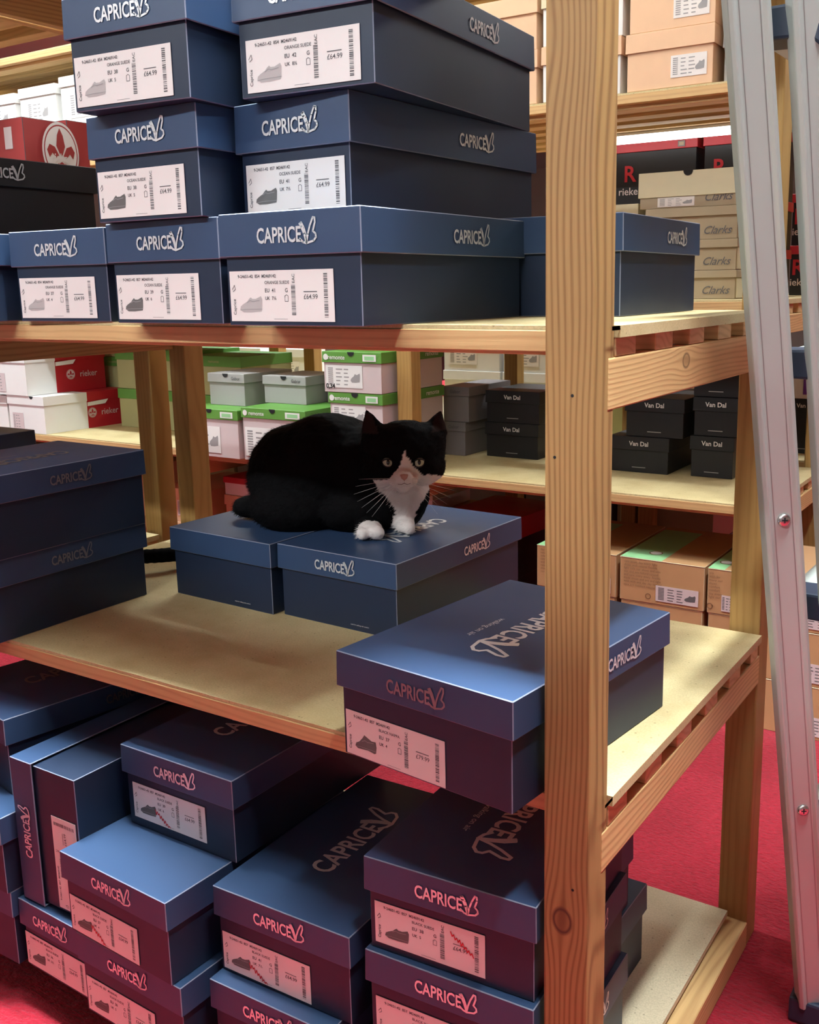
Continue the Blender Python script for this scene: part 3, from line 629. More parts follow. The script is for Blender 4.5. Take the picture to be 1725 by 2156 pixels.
for k, (x0, z) in enumerate(((-2.81, .0), (-2.81, .117), (-2.81, .234))):
    card_box('olive shoe box with green lid behind the red one, %s of its stack' % ('lowest', 'middle', 'topmost')[k], x0, x0 + .236, 1.685, z, .116, .155, .032, M_OLIVE, M_GREENL, group=GO, lid_word=(wd('remonte', .014, M_OLIVE, .01), .03))
# --- second rack, upper level: cream boxes and black/red ones ----------------------
ck = wd('Clarks', .024, M_INK, .002, .42)
mf = wd('MEN', .018, M_TAUPE, .0)
GC = 'cream shoe boxes with script wordmark'
def cbox(label, x0, x1, y, z, h, lh=.03, bodym=None, notched=False, lab=None, nlid=None):
    r = card_box(label, x0, x1, y, z, h, .26, lh, bodym or M_TAUPE, nlid or M_CREAM, 0, GC, front_word=(ck, (x1 - x0) / 2 - .045, .020), notched=notched, lab=lab)
    m = MB(); m.box((x1 - x0) / 2 - .003, (x1 - x0) / 2 - .0016, .004, .256, .002, h - lh - .001); ob('side_panel', m.mesh('side_panel', M_CREAM), r)
    return r
cbox('cream shoe box with script wordmark, lowest of the stack right of the post', -.520, -.318, 1.45, ZU, .062, .016, nlid=M_TAUPE)
cbox('cream shoe box with script wordmark, second of the stack right of the post', -.520, -.318, 1.45, ZU + .0625, .066, .018, nlid=M_TAUPE)
cbox('cream shoe box with script wordmark, third of the stack right of the post', -.530, -.318, 1.45, ZU + .129, .070, .02, nlid=M_TAUPE)
cbox('cream shoe box with notched lid, topmost of the stack right of the post', -.548, -.318, 1.45, ZU + .1995, .078, .054, notched=True, lab=(-.07, .003, .085, .020))
card_box('cream shoe box lid peeping out left of the notched one', -.66, -.556, 1.47, ZU, .215, .24, .04, M_CREAM, M_CREAM)
GK = 'black shoe boxes with red lids'
def rbox(label, x0, x1, y, z, h, l=.1, wordy=True, lab=True):
    r = card_box(label, x0, x1, y, z, h, l, .022, M_BLACKCARD, M_REDC, 0, GK)
    w = x1 - x0
    mb = MB(); vs, fs, ww = text_poly('R', .055, .02, 0); put2d(mb, vs, fs, -ww / 2, 0); ob('red_initial', flat(mb, 'red_initial', M_REDC), r, (-w * .28, -.0016, h * .42), (R(90), 0, 0))
    ob('brand_word', wd('rieker', .026, M_PINKC, .008), r, (-w * .28, -.0016, h * .27), (R(90), 0, 0))
    if lab:
        mb = MB(); rect2d(mb, -.009, .009, -.007, .007); rect2d(mb, -.006, .006, -.004, .004, .0002, 1); ob('lid_badge', flat(mb, 'lid_badge', [M_GREYD, M_TAUPE]), r, (w * .32, -.0048, h - .011), (R(90), 0, 0))
    return r
for z, h, t_ in ((ZU, .112, 'lowest'), (ZU + .1125, .112, 'middle'), (ZU + .225, .160, 'topmost')):
    rbox('black shoe box with red lid and red initial, %s behind the cream stack' % t_, -.735, -.512, 1.735, z, h)
    rbox('black shoe box with red lid beside the ladder, %s behind the cream stack' % t_, -.497, -.30, 1.735, z, h)
# --- second rack, third level: peach boxes -------------------------------------------
GP = 'peach shoe boxes high on the second rack'
def pbox(label, x0, x1, z, h, lh, m_=M_PEACH, ml=M_PEACH, lab=True):
    r = card_box(label, x0, x1, 1.335, z, h, .28, lh, m_, ml, 0, GP, lab=((x1 - x0) * .02, .018, (x1 - x0) * .40, h * .38) if lab else None)
    return r
pbox('peach shoe box with white label, lower, between post and ladder', -.536, -.346, .863, .113, .038)
pbox('peach shoe box with white label, upper, between post and ladder', -.532, -.344, .977, .120, .038)
pbox('pale shoe box peeping out beside the peach pair, lower', -.735, -.546, .863, .115, .038, M_WHITEC, M_PEACH, False)
pbox('pale shoe box peeping out beside the peach pair, upper', -.735, -.542, .979, .115, .038, M_WHITEC, M_CREAM, False)
pbox('peach shoe box seen above the topmost navy box', -.94, -.745, .863, .113, .038, lab=False)
pbox('peach shoe box at the top beyond the big post', -.94, -.745, .977, .113, .038, lab=False)
r = card_box('grey white shoe box left of the ladder, lower', -.334, -.18, 1.353, .863, .088, .27, .022, M_GREYC, M_GREYC, lab=(-.055, .012, .09, .045), group=GP)
card_box('cream shoe box left of the ladder, middle', -.334, -.18, 1.353, .952, .052, .27, .018, M_CREAM, M_CREAM, group=GP)
card_box('pale shoe box left of the ladder, upper', -.332, -.18, 1.353, 1.005, .10, .27, .022, M_CREAM, M_WHITEC, group=GP)
# white boxes high on the left
GW = 'white shoe boxes high at the far left'
for k, (x0, x1, z, h) in enumerate(((-2.78, -2.60, .863, .11), (-2.78, -2.60, .974, .11), (-2.59, -2.41, .863, .11), (-2.59, -2.41, .974, .12), (-2.40, -2.20, .863, .11), (-2.40, -2.20, .974, .135), (-2.97, -2.79, .863, .11), (-2.97, -2.79, .974, .115), (-2.19, -2.0, .863, .115))):
    card_box('white shoe box with red trim, %s' % ('lower, hidden part', 'second from the left edge', 'lower row behind red box', 'with printed label above the red box', 'lower row beside the navy stack', 'tall one touching the navy stack', 'lower at the edge', 'blank one at the picture edge', 'behind the navy stack')[k], x0, x1, 1.335 + .004 * k, z, h, .28, .03, M_WHITEC, M_WHITEC, th=0, group=GW, lab=((x0 - x1) * .3, .012, (x1 - x0) * .6, h * .55, -.0008))
# --- floor level boxes under the second rack ------------------------------------------
GN = 'kraft shoe boxes with printed text, low on the second rack'
def nbox(label, x0, x1, y, z, h, l=.32, txt=True, lab=True, mint=True, lidm=M_KRAFT):
    r = thing('shoe_box', label, 'shoe box', ((x0 + x1) / 2, y, z + .0004), (0, 0, 0), GN); w = x1 - x0
    ob('box_body', body_mesh(w, l, h - .002, M_KRAFT, M_CREAM), r)
    mb = MB(); mb.box(-w / 2 - .0008, w / 2 + .0008, -.0008, l, h - .0018, h); ld = ob('lid', mb.mesh('lid', [lidm, M_CREAM], bevel=.0007, bevmat=1), r)
    if mint:
        mb = MB(); rect2d(mb, -w / 2, 0, 0, l * .9); o = ob('mint_panel', flat(mb, 'mint_panel', M_MINT), ld, (0, 0, h + .0004))
        mb = MB(); disc2d(mb, 0, 0, .016, 0, 0, 20); disc2d(mb, 0, 0, .013, .0002, 1, 20); ob('round_sticker', flat(mb, 'round_sticker', [M_WOODPRINT, M_WHITEC]), ld, (-w * .18, .06, h + .0007))
    if txt:
        mb = MB(); rnd = random.Random(int(x0 * 100)); yy = h * .88
        words_ = 'our shoes are made with natural materials and care for comfort light and flexible sole every day'.split()
        while yy > h * .34:
            xx = -w * .45
            while xx < -w * .02 and yy > 0:
                s = rnd.choice(words_); vs, fs, ww = text_poly(s, .0075, .0); 
                if xx + ww > w * .03: break
                put2d(mb, vs, fs, xx, yy); xx += ww + .003
            yy -= .0078
        ribbon2d(mb, [(-.03 + .006 * math.cos(k / 2), .016 + .006 * math.sin(k / 2)) for k in range(14)], .0016)
        ob('small_print', flat(mb, 'small_print', M_WOODPRINT), r, (0, -.0012, 0), (R(90), 0, 0))
    if lab: small_label(r, w * -.06, .008, w * .50, h * .36, -.0010, dark=True, mat=M_PINKC)
    return r
for x0, x1, t_ in ((-.745, -.540, 'behind the big post'), (-.529, -.330, 'in the middle between the posts'), (-.322, -.249, 'partly hidden by the far post')):
    nbox('kraft shoe box carrying the upper one, lowest, %s' % t_, x0, x1, 1.345, -GZ, .110, txt=False, mint=False)
    nbox('kraft shoe box with pale top, middle layer, %s' % t_, x0 + .003, x1 - .003, 1.335, -GZ + .111, .112, txt=False, mint=False, lab=False, lidm=M_CREAM)
    nbox('kraft shoe box with mint green top and small print, %s' % t_, x0, x1, 1.333, -.2510, .102)
for k, (z, h) in enumerate(((-GZ, .115), (-GZ + .116, .115), (-GZ + .232, .1))):
    nbox('reddish kraft shoe box with white label beside the far post foot, %s' % ('lowest', 'middle', 'topmost')[k], -.196, -.02, 1.285, z, h, txt=False, mint=False)
for k, z in enumerate((-GZ, -GZ + .112)):
    card_box('black shoe box beneath the red lidded one, %s' % ('lower', 'upper')[k], -1.07, -.86, 1.40, z, .111, .30, .03, M_BLACKCARD, M_BLACKCARD, group='black shoe boxes low behind the cat')
card_box('black shoe box with deep red lid, low behind the box under the cat', -1.075, -.862, 1.40, -GZ + .2235, .130, .275, .055, M_BLACKCARD, M_REDC, th=-3)
card_box('white shoe box lid beside the deep red one, low behind the cat', -1.30, -1.155, 1.50, -.150, .066, .2, .03, M_WHITEC, M_CREAM)
m_ = [(-1.31, -1.11, 1.49, -GZ, .162), (-1.31, -1.11, 1.49, -GZ + .163, .161)]
for k, (a, b, y, z, h) in enumerate(m_): card_box('kraft shoe box under the white one behind the cat, %s' % ('lower', 'upper')[k], a, b - .005, y, z, h, .22, .03, M_KRAFT, M_KRAFT)
for k, (a, b, y) in enumerate(((-2.13, -1.93, 1.40), (-1.85, -1.65, 1.40), (-1.64, -1.44, 1.40))):
    card_box('kraft shoe box, lowest, seen low between the rear left posts' if k == 0 else 'kraft shoe box, lowest, low behind the tail of the cat' if k == 1 else 'kraft shoe box, lowest, hidden low behind the cat', a, b, y, -GZ, .110, .29, .03, M_KRAFT, M_KRAFT)
    card_box('tan shoe box with dark print, middle, seen between the rear left posts' if k == 0 else 'tan shoe box, middle, low behind the tail of the cat' if k == 1 else 'tan shoe box, middle, low behind the cat', a, b, y, -GZ + .111, .110, .29, .03, M_PEACH, M_PEACH)
    card_box('tan shoe box with dark print between the rear left posts' if k == 0 else 'tan shoe box just left of the rump of the cat' if k == 1 else 'tan shoe box just behind the rump of the cat', a, b, y, -GZ + .222, .108, .29, .03, M_PEACH, M_PEACH, lab=(-.03, .02, .06, .05))
    if k: card_box('white shoe box with red band, low behind the rump of the cat' if k == 1 else 'white shoe box with red band hidden by the cat', a, b, y, -GZ + .331, .055, .29, .018, M_WHITEC, M_REDC)
# --- third rack -------------------------------------------------------------------------
GT = 'shoe boxes on the third rack'
k = 0
for (x0, x1, y, z, h, bm_, lm_, t_) in ((-2.66, -2.46, 2.2, .0, .118, M_WHITEC, M_WHITEC, 'white, lower left'), (-2.62, -2.42, 2.2, .119, .12, M_WHITEC, M_WHITEC, 'white, upper left under the front beam'),
        (-2.34, -2.14, 2.2, 0, .118, M_WHITEC, M_WHITEC, 'white, lower middle'), (-2.33, -2.15, 2.2, .119, .12, M_WHITEC, M_WHITEC, 'white, upper middle right of the light post'),
        (-1.72, -1.52, 2.2, 0, .118, M_WHITEC, M_REDC, 'white with red lid, lower'), (-1.50, -1.28, 2.1, 0, .19, M_WHITEC, M_WHITEC, 'white, tall'), (-1.50, -1.28, 2.1, .191, .12, M_WHITEC, M_REDC, 'white with red lid above the taupe one'),
        (-1.27, -1.05, 2.1, 0, .19, M_WHITEC, M_WHITEC, 'white, tall, second'), (-1.27, -1.05, 2.1, .191, .12, M_WHITEC, M_REDC, 'white with red lid, second'), (-1.04, -.84, 2.1, 0, .19, M_OLIVE, M_GREENL, 'olive, lower'), (-1.04, -.84, 2.1, .191, .12, M_WHITEC, M_REDC, 'white with red lid beside the big post'),
        (-.80, -.60, 2.15, 0, .12, M_PEACH, M_PEACH, 'peach, lower'), (-.80, -.60, 2.15, .121, .12, M_PEACH, M_WHITEC, 'peach, upper'), (-.58, -.37, 2.15, 0, .12, M_WHITEC, M_WHITEC, 'white, lower right'), (-.58, -.37, 2.15, .121, .12, M_WHITEC, M_WHITEC, 'white, upper right')):
    k += 1
    card_box('%s shoe box on the third rack' % t_.replace(',', '').replace('white', 'white card', 1), x0, x1, y, z, h, .25, .03, bm_, lm_, group=GT, lab=((x1 - x0) * -.4, .02, (x1 - x0) * .5, h * .45, -.0008))
GL = 'tall grey brown boxes low on the third rack'
for k in range(13):
    x0 = -4.25 + k * .312; tt = ('far left', 'left of the rear posts', 'left part', 'left part, next', 'behind the rear left posts', 'right of the rear left posts', 'behind the cat', 'behind the cat, next', 'behind the cat, third', 'behind the big post', 'behind the kraft boxes', 'behind the mint topped box', 'at the right end')[k]
    if x0 + .30 > -.27: continue
    card_box('tall grey brown box low down %s, lower one' % tt, x0, x0 + .300, 1.99, -GZ, .198, .34, .04, M_GREYD if k % 3 else M_KRAFT, M_GREYD, group=GL)
    card_box('tall grey brown box low down %s, upper one' % tt, x0, x0 + .300, 1.99, -GZ + .1985, .193, .34, .04, M_GREYD if (k + 1) % 3 else M_TAUPE, M_GREYD, group=GL)
for k in range(4):
    x0 = -3.42 + k * .305; tt = ('leftmost', 'second from the left', 'third from the left', 'right one')[k]
    card_box('tan box on the carpet under the white and red boxes, %s' % tt, x0, x0 + .28, 1.40, -GZ, .22, .3, .04, M_KRAFT, M_KRAFT, group='tan boxes under the second rack at the left')
    card_box('pale box on the tan one under the white and red boxes, %s' % tt, x0, x0 + .28, 1.40, -GZ + .2205, .16, .3, .04, M_PEACH, M_PEACH, group='tan boxes under the second rack at the left')
rbox('black shoe box with red lid between the ladder rails, lower', -.345, -.225, 2.0, ZU, .128, l=.25); rbox('black shoe box with red lid between the ladder rails, upper', -.345, -.225, 2.0, ZU + .129, .130, l=.25)
vbox('black shoe box seen between the ladder rails', -.345, -.245, 2.06, 0, .150)
r = card_box('white shoe box with purple panels seen between the ladder rails', -.345, -.245, 2.06, .151, .13, .25, .03, M_WHITEC, M_WHITEC, group=GT)
mb = MB(); rect2d(mb, .0, .042, .05, .10); rect2d(mb, -.01, .0, .0, .10); ob('purple_panel', flat(mb, 'purple_panel', M_PURPLE), r, (0, -.0036, .012), (R(90), 0, 0))
# ------------------------------------------------------------------ step ladder
lad = thing('step_ladder', 'tall folded aluminium step ladder with dark blue plastic step ends, at the right', 'ladder', (0.0, 0.0, 0.0))
LT = Vector((0.0368, 0.1987, 0.7147)); LD = Vector((0.0575, 0.1986, -1.0)); RV = Vector((0.8504, 0.5261, 0)).normalized(); FV = Vector((-0.5261, 0.8504, 0))
def lpt(z): return LT + LD * (LT.z - z)
def ladder_rail(off):
    mb = MB(); w = .040; d = .020; zt, zb = 1.45, -GZ + .025
    prof = [(0, 0), (.0045, -.003), (.009, 0), (w - .009, 0), (w - .0045, -.003), (w, 0), (w, d), (0, d)]
    v = []; 
    for z in (zt, zb):
        p = lpt(z) + off
        for a, b in prof: v.append(p + RV * a + FV * b)
    n = len(prof); f = [tuple(range(n)), tuple(range(2 * n - 1, n - 1, -1))] + [(i, n + i, n + (i + 1) % n, (i + 1) % n) for i in range(n)]
    mb.add(v, f); r = ob('side_rail', mb.mesh('side_rail', M_ALU, bevel=.0009), lad)
    mb = MB(); v = []
    for z in (zt - .001, zb + .001):
        p = lpt(z) + off
        v += [p + RV * .0100 + FV * -.0003, p + RV * .0108 + FV * -.0003]
    mb.add(v, [(0, 2, 3, 1)]); v = []
    for z in (zt - .001, zb + .001):
        p = lpt(z) + off
        v += [p + RV * (w - .0108) + FV * -.0003, p + RV * (w - .0100) + FV * -.0003]
    mb.add(v, [(0, 2, 3, 1)]); ob('rail_groove', flat(mb, 'rail_groove', M_ALUDARK), r)
    mb = MB(); p = lpt(-GZ + .028) + off + RV * .02 + FV * .01
    mb.box(p.x - .027, p.x + .027, p.y - .016, p.y + .016, -GZ + .001, -GZ + .035); ob('rubber_foot', mb.mesh('rubber_foot', M_BLUEPL, bevel=.004, segs=2), r)
    return r
OFFB = RV * .0586; OFFF = Vector((-0.004, 0.331, 0))      # rear leg rail beside the front rail (folded), and the far side of the ladder
r1_ = ladder_rail(Vector((0, 0, 0))); ladder_rail(OFFB); ladder_rail(OFFF); ladder_rail(OFFB + OFFF)
for zt in (1.31, 1.01, .705, .385, .110, -.19):
    p = lpt(zt) + RV * .049 + FV * .024; q = lpt(zt) + OFFF + RV * .049 - FV * .001; c = (p + q) / 2; hl = (p - q).length / 2; an = math.atan2(-(q.x - p.x), q.y - p.y)
    mb = MB(); mb.box(-.030, .040, -hl + .006, hl - .006, -.008, .007); st = ob('step', mb.mesh('step', M_ALU, bevel=.003, segs=2), lad, c, (0, 0, an))
    for sg in (-1, 1):
        mb = MB(); mb.prism([(-.036, -.008), (-.024, -.018), (.030, -.020), (.044, -.030), (.044, .024), (.034, .012), (-.024, .011), (-.036, .016)], min(sg * hl, sg * (hl - .05)), max(sg * hl, sg * (hl - .05)), 'xz')
        ob('plastic_end_cap', mb.mesh('plastic_end_cap', M_BLUEPL, bevel=.003, segs=2), st)
for z in (.2166, -.1483):
    p = lpt(z) + RV * .0205 - FV * .0005
    mb = MB(); mb.tube([p, p - FV * .0022, p - FV * .0032], [.0072, .0066, .0035], 16); s_ = ob('screw_head', mb.mesh('screw_head', M_STEEL, smooth=True), r1_)
    mb = MB(); pp = p - FV * .0034
    for a, b in ((RV * .0030, Vector((0, 0, .0007))), (RV * .0007, Vector((0, 0, .0030)))): mb.add([pp - a - b, pp + a - b, pp + a + b, pp - a + b], [(0, 1, 2, 3)])
    ob('screw_slot', flat(mb, 'screw_slot', M_DARK), s_)
# loose threads on the carpet beyond the far post
def thread(label, pts, r=.0012):
    mb = MB(); mb.tube([(x, y, -GZ + .0016 + r + (.003 if i % 2 else 0)) for i, (x, y) in enumerate(pts)], r, 5)
    mm = mb.mesh('thread', M_THREAD, smooth=True); x0, y0 = pts[0]
    for v in mm.vertices: v.co.x -= x0; v.co.y -= y0; v.co.z += GZ
    single('loose_thread', mm, label, 'thread', (x0, y0, -GZ))
thread('curly pale thread on the red carpet beyond the far post', [(.055, .86), (.075, .90), (.06, .95), (.085, 1.0), (.07, 1.05), (.10, 1.08)])
thread('straight pale thread on the red carpet beside the ladder foot', [(.105, .93), (.118, 1.0), (.126, 1.06)], .002)
thread('pale thread on the red carpet at the lower left', [(-.72, -.16), (-.735, -.14), (-.73, -.12), (-.75, -.10)], .0009)
st_ = thing('strip_light', 'glowing white strip light under the third level of the second rack', 'strip light', (-.56, 1.66, .8295))
m = MB(); m.box(-.22, .22, -.012, .012, -.006, 0); ob('lamp_housing', m.mesh('lamp_housing', M_PLASTW), st_)
m = MB(); m.tube([(-.215, 0, -.0155), (.215, 0, -.0155)], .009, 12); ob('fluorescent_tube', m.mesh('fluorescent_tube', M_TUBE, smooth=True), st_)
# ------------------------------------------------------------------ the cat, loafing on the two boxes
CP = Vector((-0.528, 0.384, 0.1078)); CR = Vector((0.787, 0.616, 0)).normalized(); CD = Vector((-0.616, 0.787, 0)).normalized()
CM = Matrix(((CR.x, CD.x, 0, 0), (CR.y, CD.y, 0, 0), (0, 0, 1, 0), (0, 0, 0, 1)))   # cat frame: x to picture right, y away, z up
cat = thing('cat', 'black and white cat crouched on two navy boxes, staring at the camera', 'cat', tuple(CP))
cat.rotation_euler = CM.to_euler()
CI = (Matrix.Translation(CP) @ CM).inverted()
def loc(x, y, z): return CI @ Vector((x, y, z))
ELL = [  # centre, radii
    ((-.058, .125, .078), (.100, .098, .090)), ((-.112, .145, .068), (.074, .095, .082)), ((-.002, .090, .074), (.080, .080, .078)),
    ((-.103, .078, .034), (.076, .052, .044)), ((-.020, .050, .032), (.056, .042, .036)), ((.030, .060, .045), (.056, .050, .050)), ((.050, .050, .052), (.044, .042, .054)),
    ((.045, .058, .100), (.056, .052, .046)), ((.002, .004, .013), (.019, .034, .013)), ((-.008, -.021, .0105), (.0105, .012, .0100)), ((.010, -.023, .0115), (.0125, .012, .0110)),
    ((.054, .020, .011), (.015, .026, .012)), ((.058, .000, .0105), (.0105, .012, .0100)),
    ((.056, .026, .118), (.061, .050, .049)), ((.088, .030, .128), (.031, .036, .034)), ((.022, .030, .128), (.031, .036, .034)), ((-.186, .145, .020), (.026, .030, .017)), ((.029, .010, .098), (.036, .032, .029)), ((.083, .010, .101), (.032, .032, .029)), ((.056, .004, .128), (.040, .030, .026)),
    ((.052, -.0235, .0905), (.0135, .016, .0125)), ((.0425, -.022, .0845), (.0125, .012, .0095)), ((.0605, -.021, .0855), (.0125, .012, .0095)), ((.0515, -.018, .0745), (.011, .011, .008)),
]
def ball(bm, c, r, rot=None, seg=24):
    m = Matrix.Translation(c) @ (rot or Matrix.Identity(4)) @ Matrix.Diagonal((r[0], r[1], r[2], 1))
    bmesh.ops.create_icosphere(bm, subdivisions=3, radius=1.0, matrix=m)
def cone(bm, base, tip, rx_, ry_, n=16, steps=5):
    """ear: a flattened cone leaning from base to tip"""
    base = Vector(base); tip = Vector(tip); up = (tip - base); rings = []
    ax = Vector((1, 0, 0)); ay = Vector((0, 1, 0))
    for s in range(steps + 1):
        t = s / steps; k = (1 - t) ** 0.85 * 0.96 + 0.04
        rings.append([bm.verts.new(base + up * t + ax * rx_ * k * math.cos(2 * math.pi * i / n) + ay * ry_ * k * math.sin(2 * math.pi * i / n)) for i in range(n)])
    for a, b in zip(rings[:-1], rings[1:]):
        for i in range(n): bm.faces.new((a[i], a[(i + 1) % n], b[(i + 1) % n], b[i]))
    bm.faces.new(rings[0][::-1]); bm.faces.new(rings[-1])
TAIL = [loc(-.755, .44, .150), loc(-.775, .50, .142), loc(-.790, .570, .140), loc(-.806, .622, .118), loc(-.828, .636, .062), loc(-.872, .600, .024), loc(-.905, .490, .020), loc(-.930, .420, .024), loc(-.952, .365, .028), loc(-.995, .325, .028), loc(-1.03, .305, .024)]
bm = bmesh.new()
for c, r_ in ELL: ball(bm, c, r_)
cone(bm, (.0165, .030, .146), (.0020, .034, .1835), .0225, .014)
cone(bm, (.0975, .030, .143), (.1115, .034, .1800), .0235, .014)
# tail: chained balls
def spline(pts, n):
    out = []
    for i in range(len(pts) - 1):
        p0, p1, p2, p3 = pts[max(i - 1, 0)], pts[i], pts[i + 1], pts[min(i + 2, len(pts) - 1)]
        for k in range(n):
            t = k / n; out.append(0.5 * ((2 * p1) + (p2 - p0) * t + (2 * p0 - 5 * p1 + 4 * p2 - p3) * t * t + (3 * p1 - p0 - 3 * p2 + p3) * t ** 3))
    return out + [pts[-1]]
for i, p in enumerate(spline([Vector(q) for q in TAIL], 5)): 
    m = Matrix.Translation(p); bmesh.ops.create_icosphere(bm, subdivisions=2, radius=.0165 - .00008 * i, matrix=m)
me = bpy.data.meshes.new('cat_raw'); bm.to_mesh(me); bm.free()
tmp = bpy.data.objects.new('cat_raw', me); COL.objects.link(tmp)
md = tmp.modifiers.new('r', 'REMESH'); md.mode = 'VOXEL'; md.voxel_size = 0.0024; md.adaptivity = 0
sm = tmp.modifiers.new('s', 'SMOOTH'); sm.factor = 0.6; sm.iterations = 7
dg = bpy.context.evaluated_depsgraph_get(); cme = bpy.data.meshes.new_from_object(tmp.evaluated_get(dg)); bpy.data.objects.remove(tmp)
from mathutils import noise as mnoise
# rest on the box tops, sink the eye sockets a little, press the ears hollow, add soft fur lumps
EYES = [(.0300, .1115), (.0745, .1105)]
def pxuv(px_, py_): return ((px_ - 777.7 + 1) / 1431.0, (1130.6 - py_ + 7) / 1414.0)      # measured on the face, a touch in front of the chest
for v in cme.vertices:
    c = v.co
    if v.co.y < .20 and c.z < 0.0012 and (CM @ c + CP).y < .60 and (CM @ c + CP).x > -.845: c.z = 0.0012
    for ex, ez in EYES:
        d = math.hypot(c.x - ex, c.z - ez)
        if d < .013 and c.y < .03: c.y += .0045 * (1 - d / .013)
cme.update()
_co = [(v.co.copy(), v.normal.copy()) for v in cme.vertices]; _new = []
for c, n in _co:
    k = mnoise.noise(c * 55) * .0016 + mnoise.noise(c * 150) * .0008
    _new.extend(c + n * k if c.z > .003 else c)
cme.vertices.foreach_set('co', _new); cme.update()
for p in cme.polygons: p.use_smooth = True
def poly_in(pt, poly):
    x, y = pt; ins = False; j = len(poly) - 1
    for i in range(len(poly)):
        xi, yi = poly[i]; xj, yj = poly[j]
        if (yi > y) != (yj > y) and x < (xj - xi) * (y - yi) / (yj - yi) + xi: ins = not ins
        j = i
    return ins
FACE = [pxuv(*p) for p in ((852, 955), (850, 968), (846, 982), (836, 996), (827, 1006), (820, 1018), (822, 1028), (840, 1036), (870, 1036), (895, 1028), (906, 1016), (889, 1008), (878, 996), (866, 980), (857, 966), (854, 955))]
BIB = [pxuv(*p) for p in ((788, 1020), (800, 1040), (815, 1055), (826, 1070), (834, 1085), (832, 1102), (822, 1122), (868, 1122), (868, 1104), (878, 1088), (892, 1066), (906, 1046), (918, 1032), (936, 1016), (900, 1012), (860, 1026), (822, 1020))]
white = []
for v in cme.vertices:
    c = v.co; w = 0
    front = v.normal.y < .25
    jx = mnoise.noise(c * 180) * .0016
    q = (c.x + jx, c.z + .23 * (c.y + .02))     # lines up with the view from the front
    if front and c.y < .035 and c.z > .062 and poly_in(q, FACE): w = 1
    if front and c.y < .075 and c.z < .094 and poly_in((c.x + jx, c.z + .23 * c.y), BIB): w = 1
    if c.z < .027 and c.y < -.006 and -.03 < c.x < .03: w = 1
    if c.z < .026 and c.y < .020 and .036 < c.x < .082: w = 1
    white.append(w)
at = cme.color_attributes.new('coat', 'FLOAT_COLOR', 'POINT')
cols = [(0.78, 0.72, 0.68, 1) if w else (0.0042, 0.0040, 0.0045, 1) for w in white]
for (ax_, az_) in (((.0045), .168), ((.109), .166)):
    for i, v in enumerate(cme.vertices):
        c = v.co
        if v.normal.y < -.2 and abs(c.x - ax_) < .011 - (c.z - .160) * .35 and .150 < c.z < .178: cols[i] = (0.028, 0.018, 0.018, 1)
at.data.foreach_set('color', [x for c in cols for x in c])
m_, nt, b = newmat('cat_coat'); va = N(nt, 'ShaderNodeVertexColor', layer_name='coat'); nt.links.new(va.outputs[0], b.inputs['Base Color'])
b.inputs['Roughness'].default_value = .8; b.inputs['Specular IOR Level'].default_value = .06
nz = N(nt, 'ShaderNodeTexNoise', Scale=700.0, Detail=2.0); bp = N(nt, 'ShaderNodeBump', Strength=.4, Distance=.001); nt.links.new(nz.outputs['Fac'], bp.inputs['Height']); nt.links.new(bp.outputs[0], b.inputs['Normal'])
cme.materials.clear(); cme.materials.append(m_); M_COAT = m_
cbody = ob('body', cme, cat)
tree = BVHTree.FromPolygons([v.co.copy() for v in cme.vertices], [tuple(p.vertices) for p in cme.polygons])
def face_y(u, w):
    h = tree.ray_cast(Vector((u, -.3, w)), Vector((0, 1, 0))); return h[0].y if h[0] else 0
# short coat of fine hairs that breaks the outline
rn = random.Random(3); hv = []; hf = []; hc = []
polys = [p for p in cme.polygons]
weights = [p.area for p in polys]
for p in rn.choices(polys, weights, k=38000):
    c = p.center; n = p.normal
    if c.z < .004 or (abs(c.x - EYES[0][0]) < .010 and abs(c.z - EYES[0][1]) < .009 and c.y < .01) or (abs(c.x - EYES[1][0]) < .010 and abs(c.z - EYES[1][1]) < .009 and c.y < .01): continue
    facial = c.y < .02 and c.z > .07
    L_ = rn.uniform(.0035, .0075) * (.45 if facial else 1.0) * (.5 if c.z > .15 and c.x > -.01 else 1)
    back = Vector((-.55, .25, -.35)) if not facial else (Vector((c.x - .052, .03, c.z - .095)) * 8)
    d = (n * .55 + back.normalized() * .75 + Vector((rn.uniform(-.25, .25), rn.uniform(-.25, .25), rn.uniform(-.25, .25)))).normalized()
    s = d.cross(n); s = s.normalized() * .00028 if s.length > 1e-4 else Vector((.00028, 0, 0))
    j = Vector((rn.uniform(-1, 1), rn.uniform(-1, 1), rn.uniform(-1, 1))) * .0012
    o = len(hv); a = c - n * .0006 + j
    tip = a + d * L_; wt = CM @ tip + CP
    if tip.z < .0012 and wt.x > -.85: continue
    hv += [a - s, a + s, a + d * L_]; hf.append((o, o + 1, o + 2)); hc.append(p.vertices[0])
fm = bpy.data.meshes.new('fur'); fm.from_pydata(hv, [], hf); fa = fm.color_attributes.new('coat', 'FLOAT_COLOR', 'POINT')
fa.data.foreach_set('color', [x for vi in hc for k in range(3) for x in cols[vi]])
fm.materials.append(M_COAT); f_ = ob('fur', fm, cat); f_['kind'] = 'stuff'
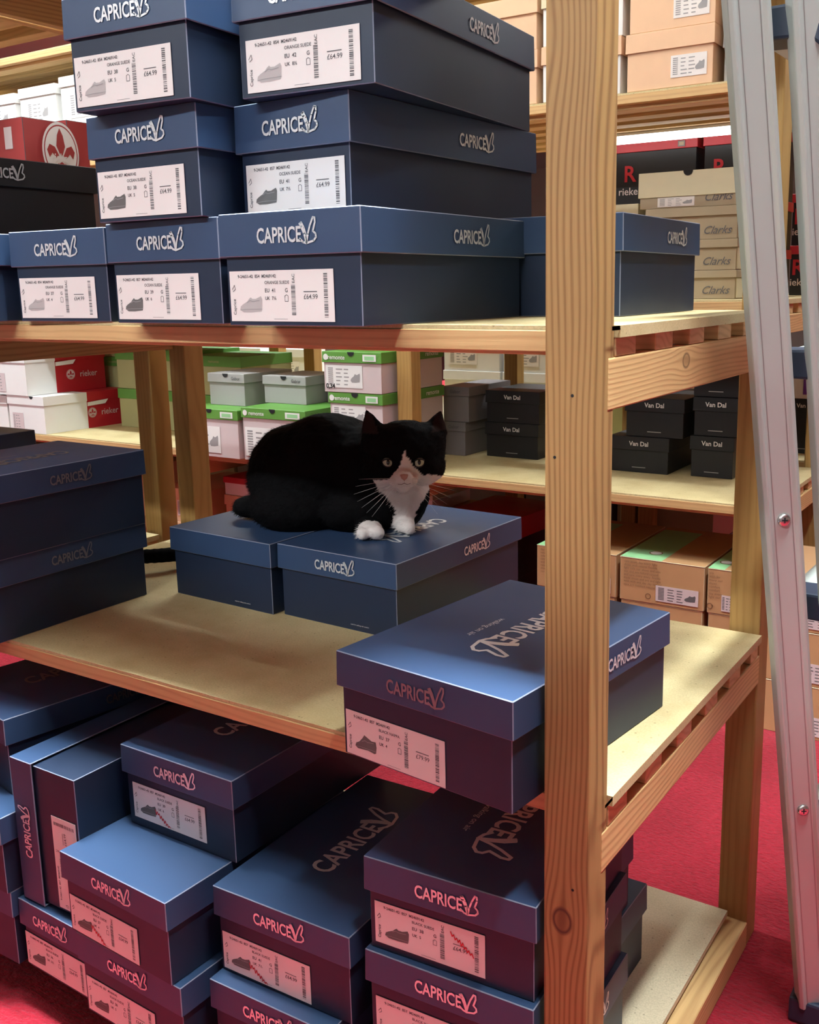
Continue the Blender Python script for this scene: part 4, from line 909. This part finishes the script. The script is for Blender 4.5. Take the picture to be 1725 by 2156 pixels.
# eyes
M_IRIS = plain('grey_green_iris', (0.46, 0.48, 0.33), .12, spec=.7, coat=.6); M_PUPIL = plain('black_pupil', (.002, .002, .002), .08, spec=.8); M_NOSE = plain('pink_nose', (.52, .25, .20), .5)
M_RIM = plain('black_eyelid', (.004, .004, .004), .5)
for k, (eu, ew) in enumerate(EYES):
    y = face_y(eu, ew) + .0028
    bm = bmesh.new(); bmesh.ops.create_uvsphere(bm, u_segments=28, v_segments=18, radius=.0084); me = bpy.data.meshes.new('eye'); bm.to_mesh(me); bm.free()
    for p in me.polygons: p.use_smooth = True
    me.materials.append(M_IRIS); e = ob('eye', me, cat, (eu, y, ew))
    bm = bmesh.new(); bmesh.ops.create_uvsphere(bm, u_segments=20, v_segments=12, radius=.0050, matrix=Matrix.Translation((0, -.0046, .0004)) @ Matrix.Diagonal((.78, .88, 1, 1))); me = bpy.data.meshes.new('pupil'); bm.to_mesh(me); bm.free()
    for p in me.polygons: p.use_smooth = True
    me.materials.append(M_PUPIL); ob('pupil', me, e)
    mb = MB(); pts = []
    for i in range(25):
        t = 2 * math.pi * i / 24; xx = .0078 * math.cos(t); zz = .0060 * math.sin(t) * (.85 if math.sin(t) > 0 else 1.0) + .0006 * math.cos(t) * (1 if k else -1)
        pts.append((xx, -math.sqrt(max(0, .0081 ** 2 - xx * xx - zz * zz)) * .9 - .0006, zz))
    mb.tube(pts, .0013, 8, cap=False); ob('eyelid', mb.mesh('eyelid', M_RIM, smooth=True), e)
# nose and mouth
ny = face_y(.0515, .0935)
mb = MB(); mb.prism([(-.0062, .0042), (0, .0052), (.0062, .0042), (.0040, -.0008), (0, -.0042), (-.0040, -.0008)], -.0028, .004, 'xz'); ob('nose', mb.mesh('nose', M_NOSE, bevel=.0014, segs=2, smooth=True), cat, (.0515, ny, .0930))
M_MOUTH = plain('mouth_line', (.20, .10, .09), .7)
mb = MB()
for seg in ([(0, -.0040), (0, -.0085)], [(0, -.0085), (-.004, -.0108), (-.009, -.0098)], [(0, -.0085), (.004, -.0108), (.009, -.0098)]):
    P_ = [Vector((.0515 + a, face_y(.0515 + a, .0930 + b) - .0001, .0930 + b)) for a, b in seg]; mb.tube(P_, .00045, 6)
ob('mouth', mb.mesh('mouth', M_MOUTH), cat)
for k, (u0, w0) in enumerate(((.0015, .164), (.1085, .162))): pass
# whiskers
M_WHISK = plain('white_whisker', (.75, .73, .70), .4)
for sg in (-1, 1):
    for k in range(7):
        a = Vector((.0515 + sg * .012, face_y(.0515 + sg * .012, .088 - .001 * k) - .0004, .0905 - .0016 * k)); an = R(14 - 9.5 * k) ; Lh = .060 - .003 * abs(k - 2)
        pts = [a + Vector((sg * math.cos(an) * Lh * t, -.018 * math.sin(t * 2.6) + .012 * t, math.sin(an) * Lh * t - .012 * t * t)) for t in (0, .25, .5, .75, 1)]
        mb = MB(); mb.tube(pts, [.00026, .00023, .0002, .00015, .00008], 5); ob('whisker', mb.mesh('whisker', M_WHISK), cat)
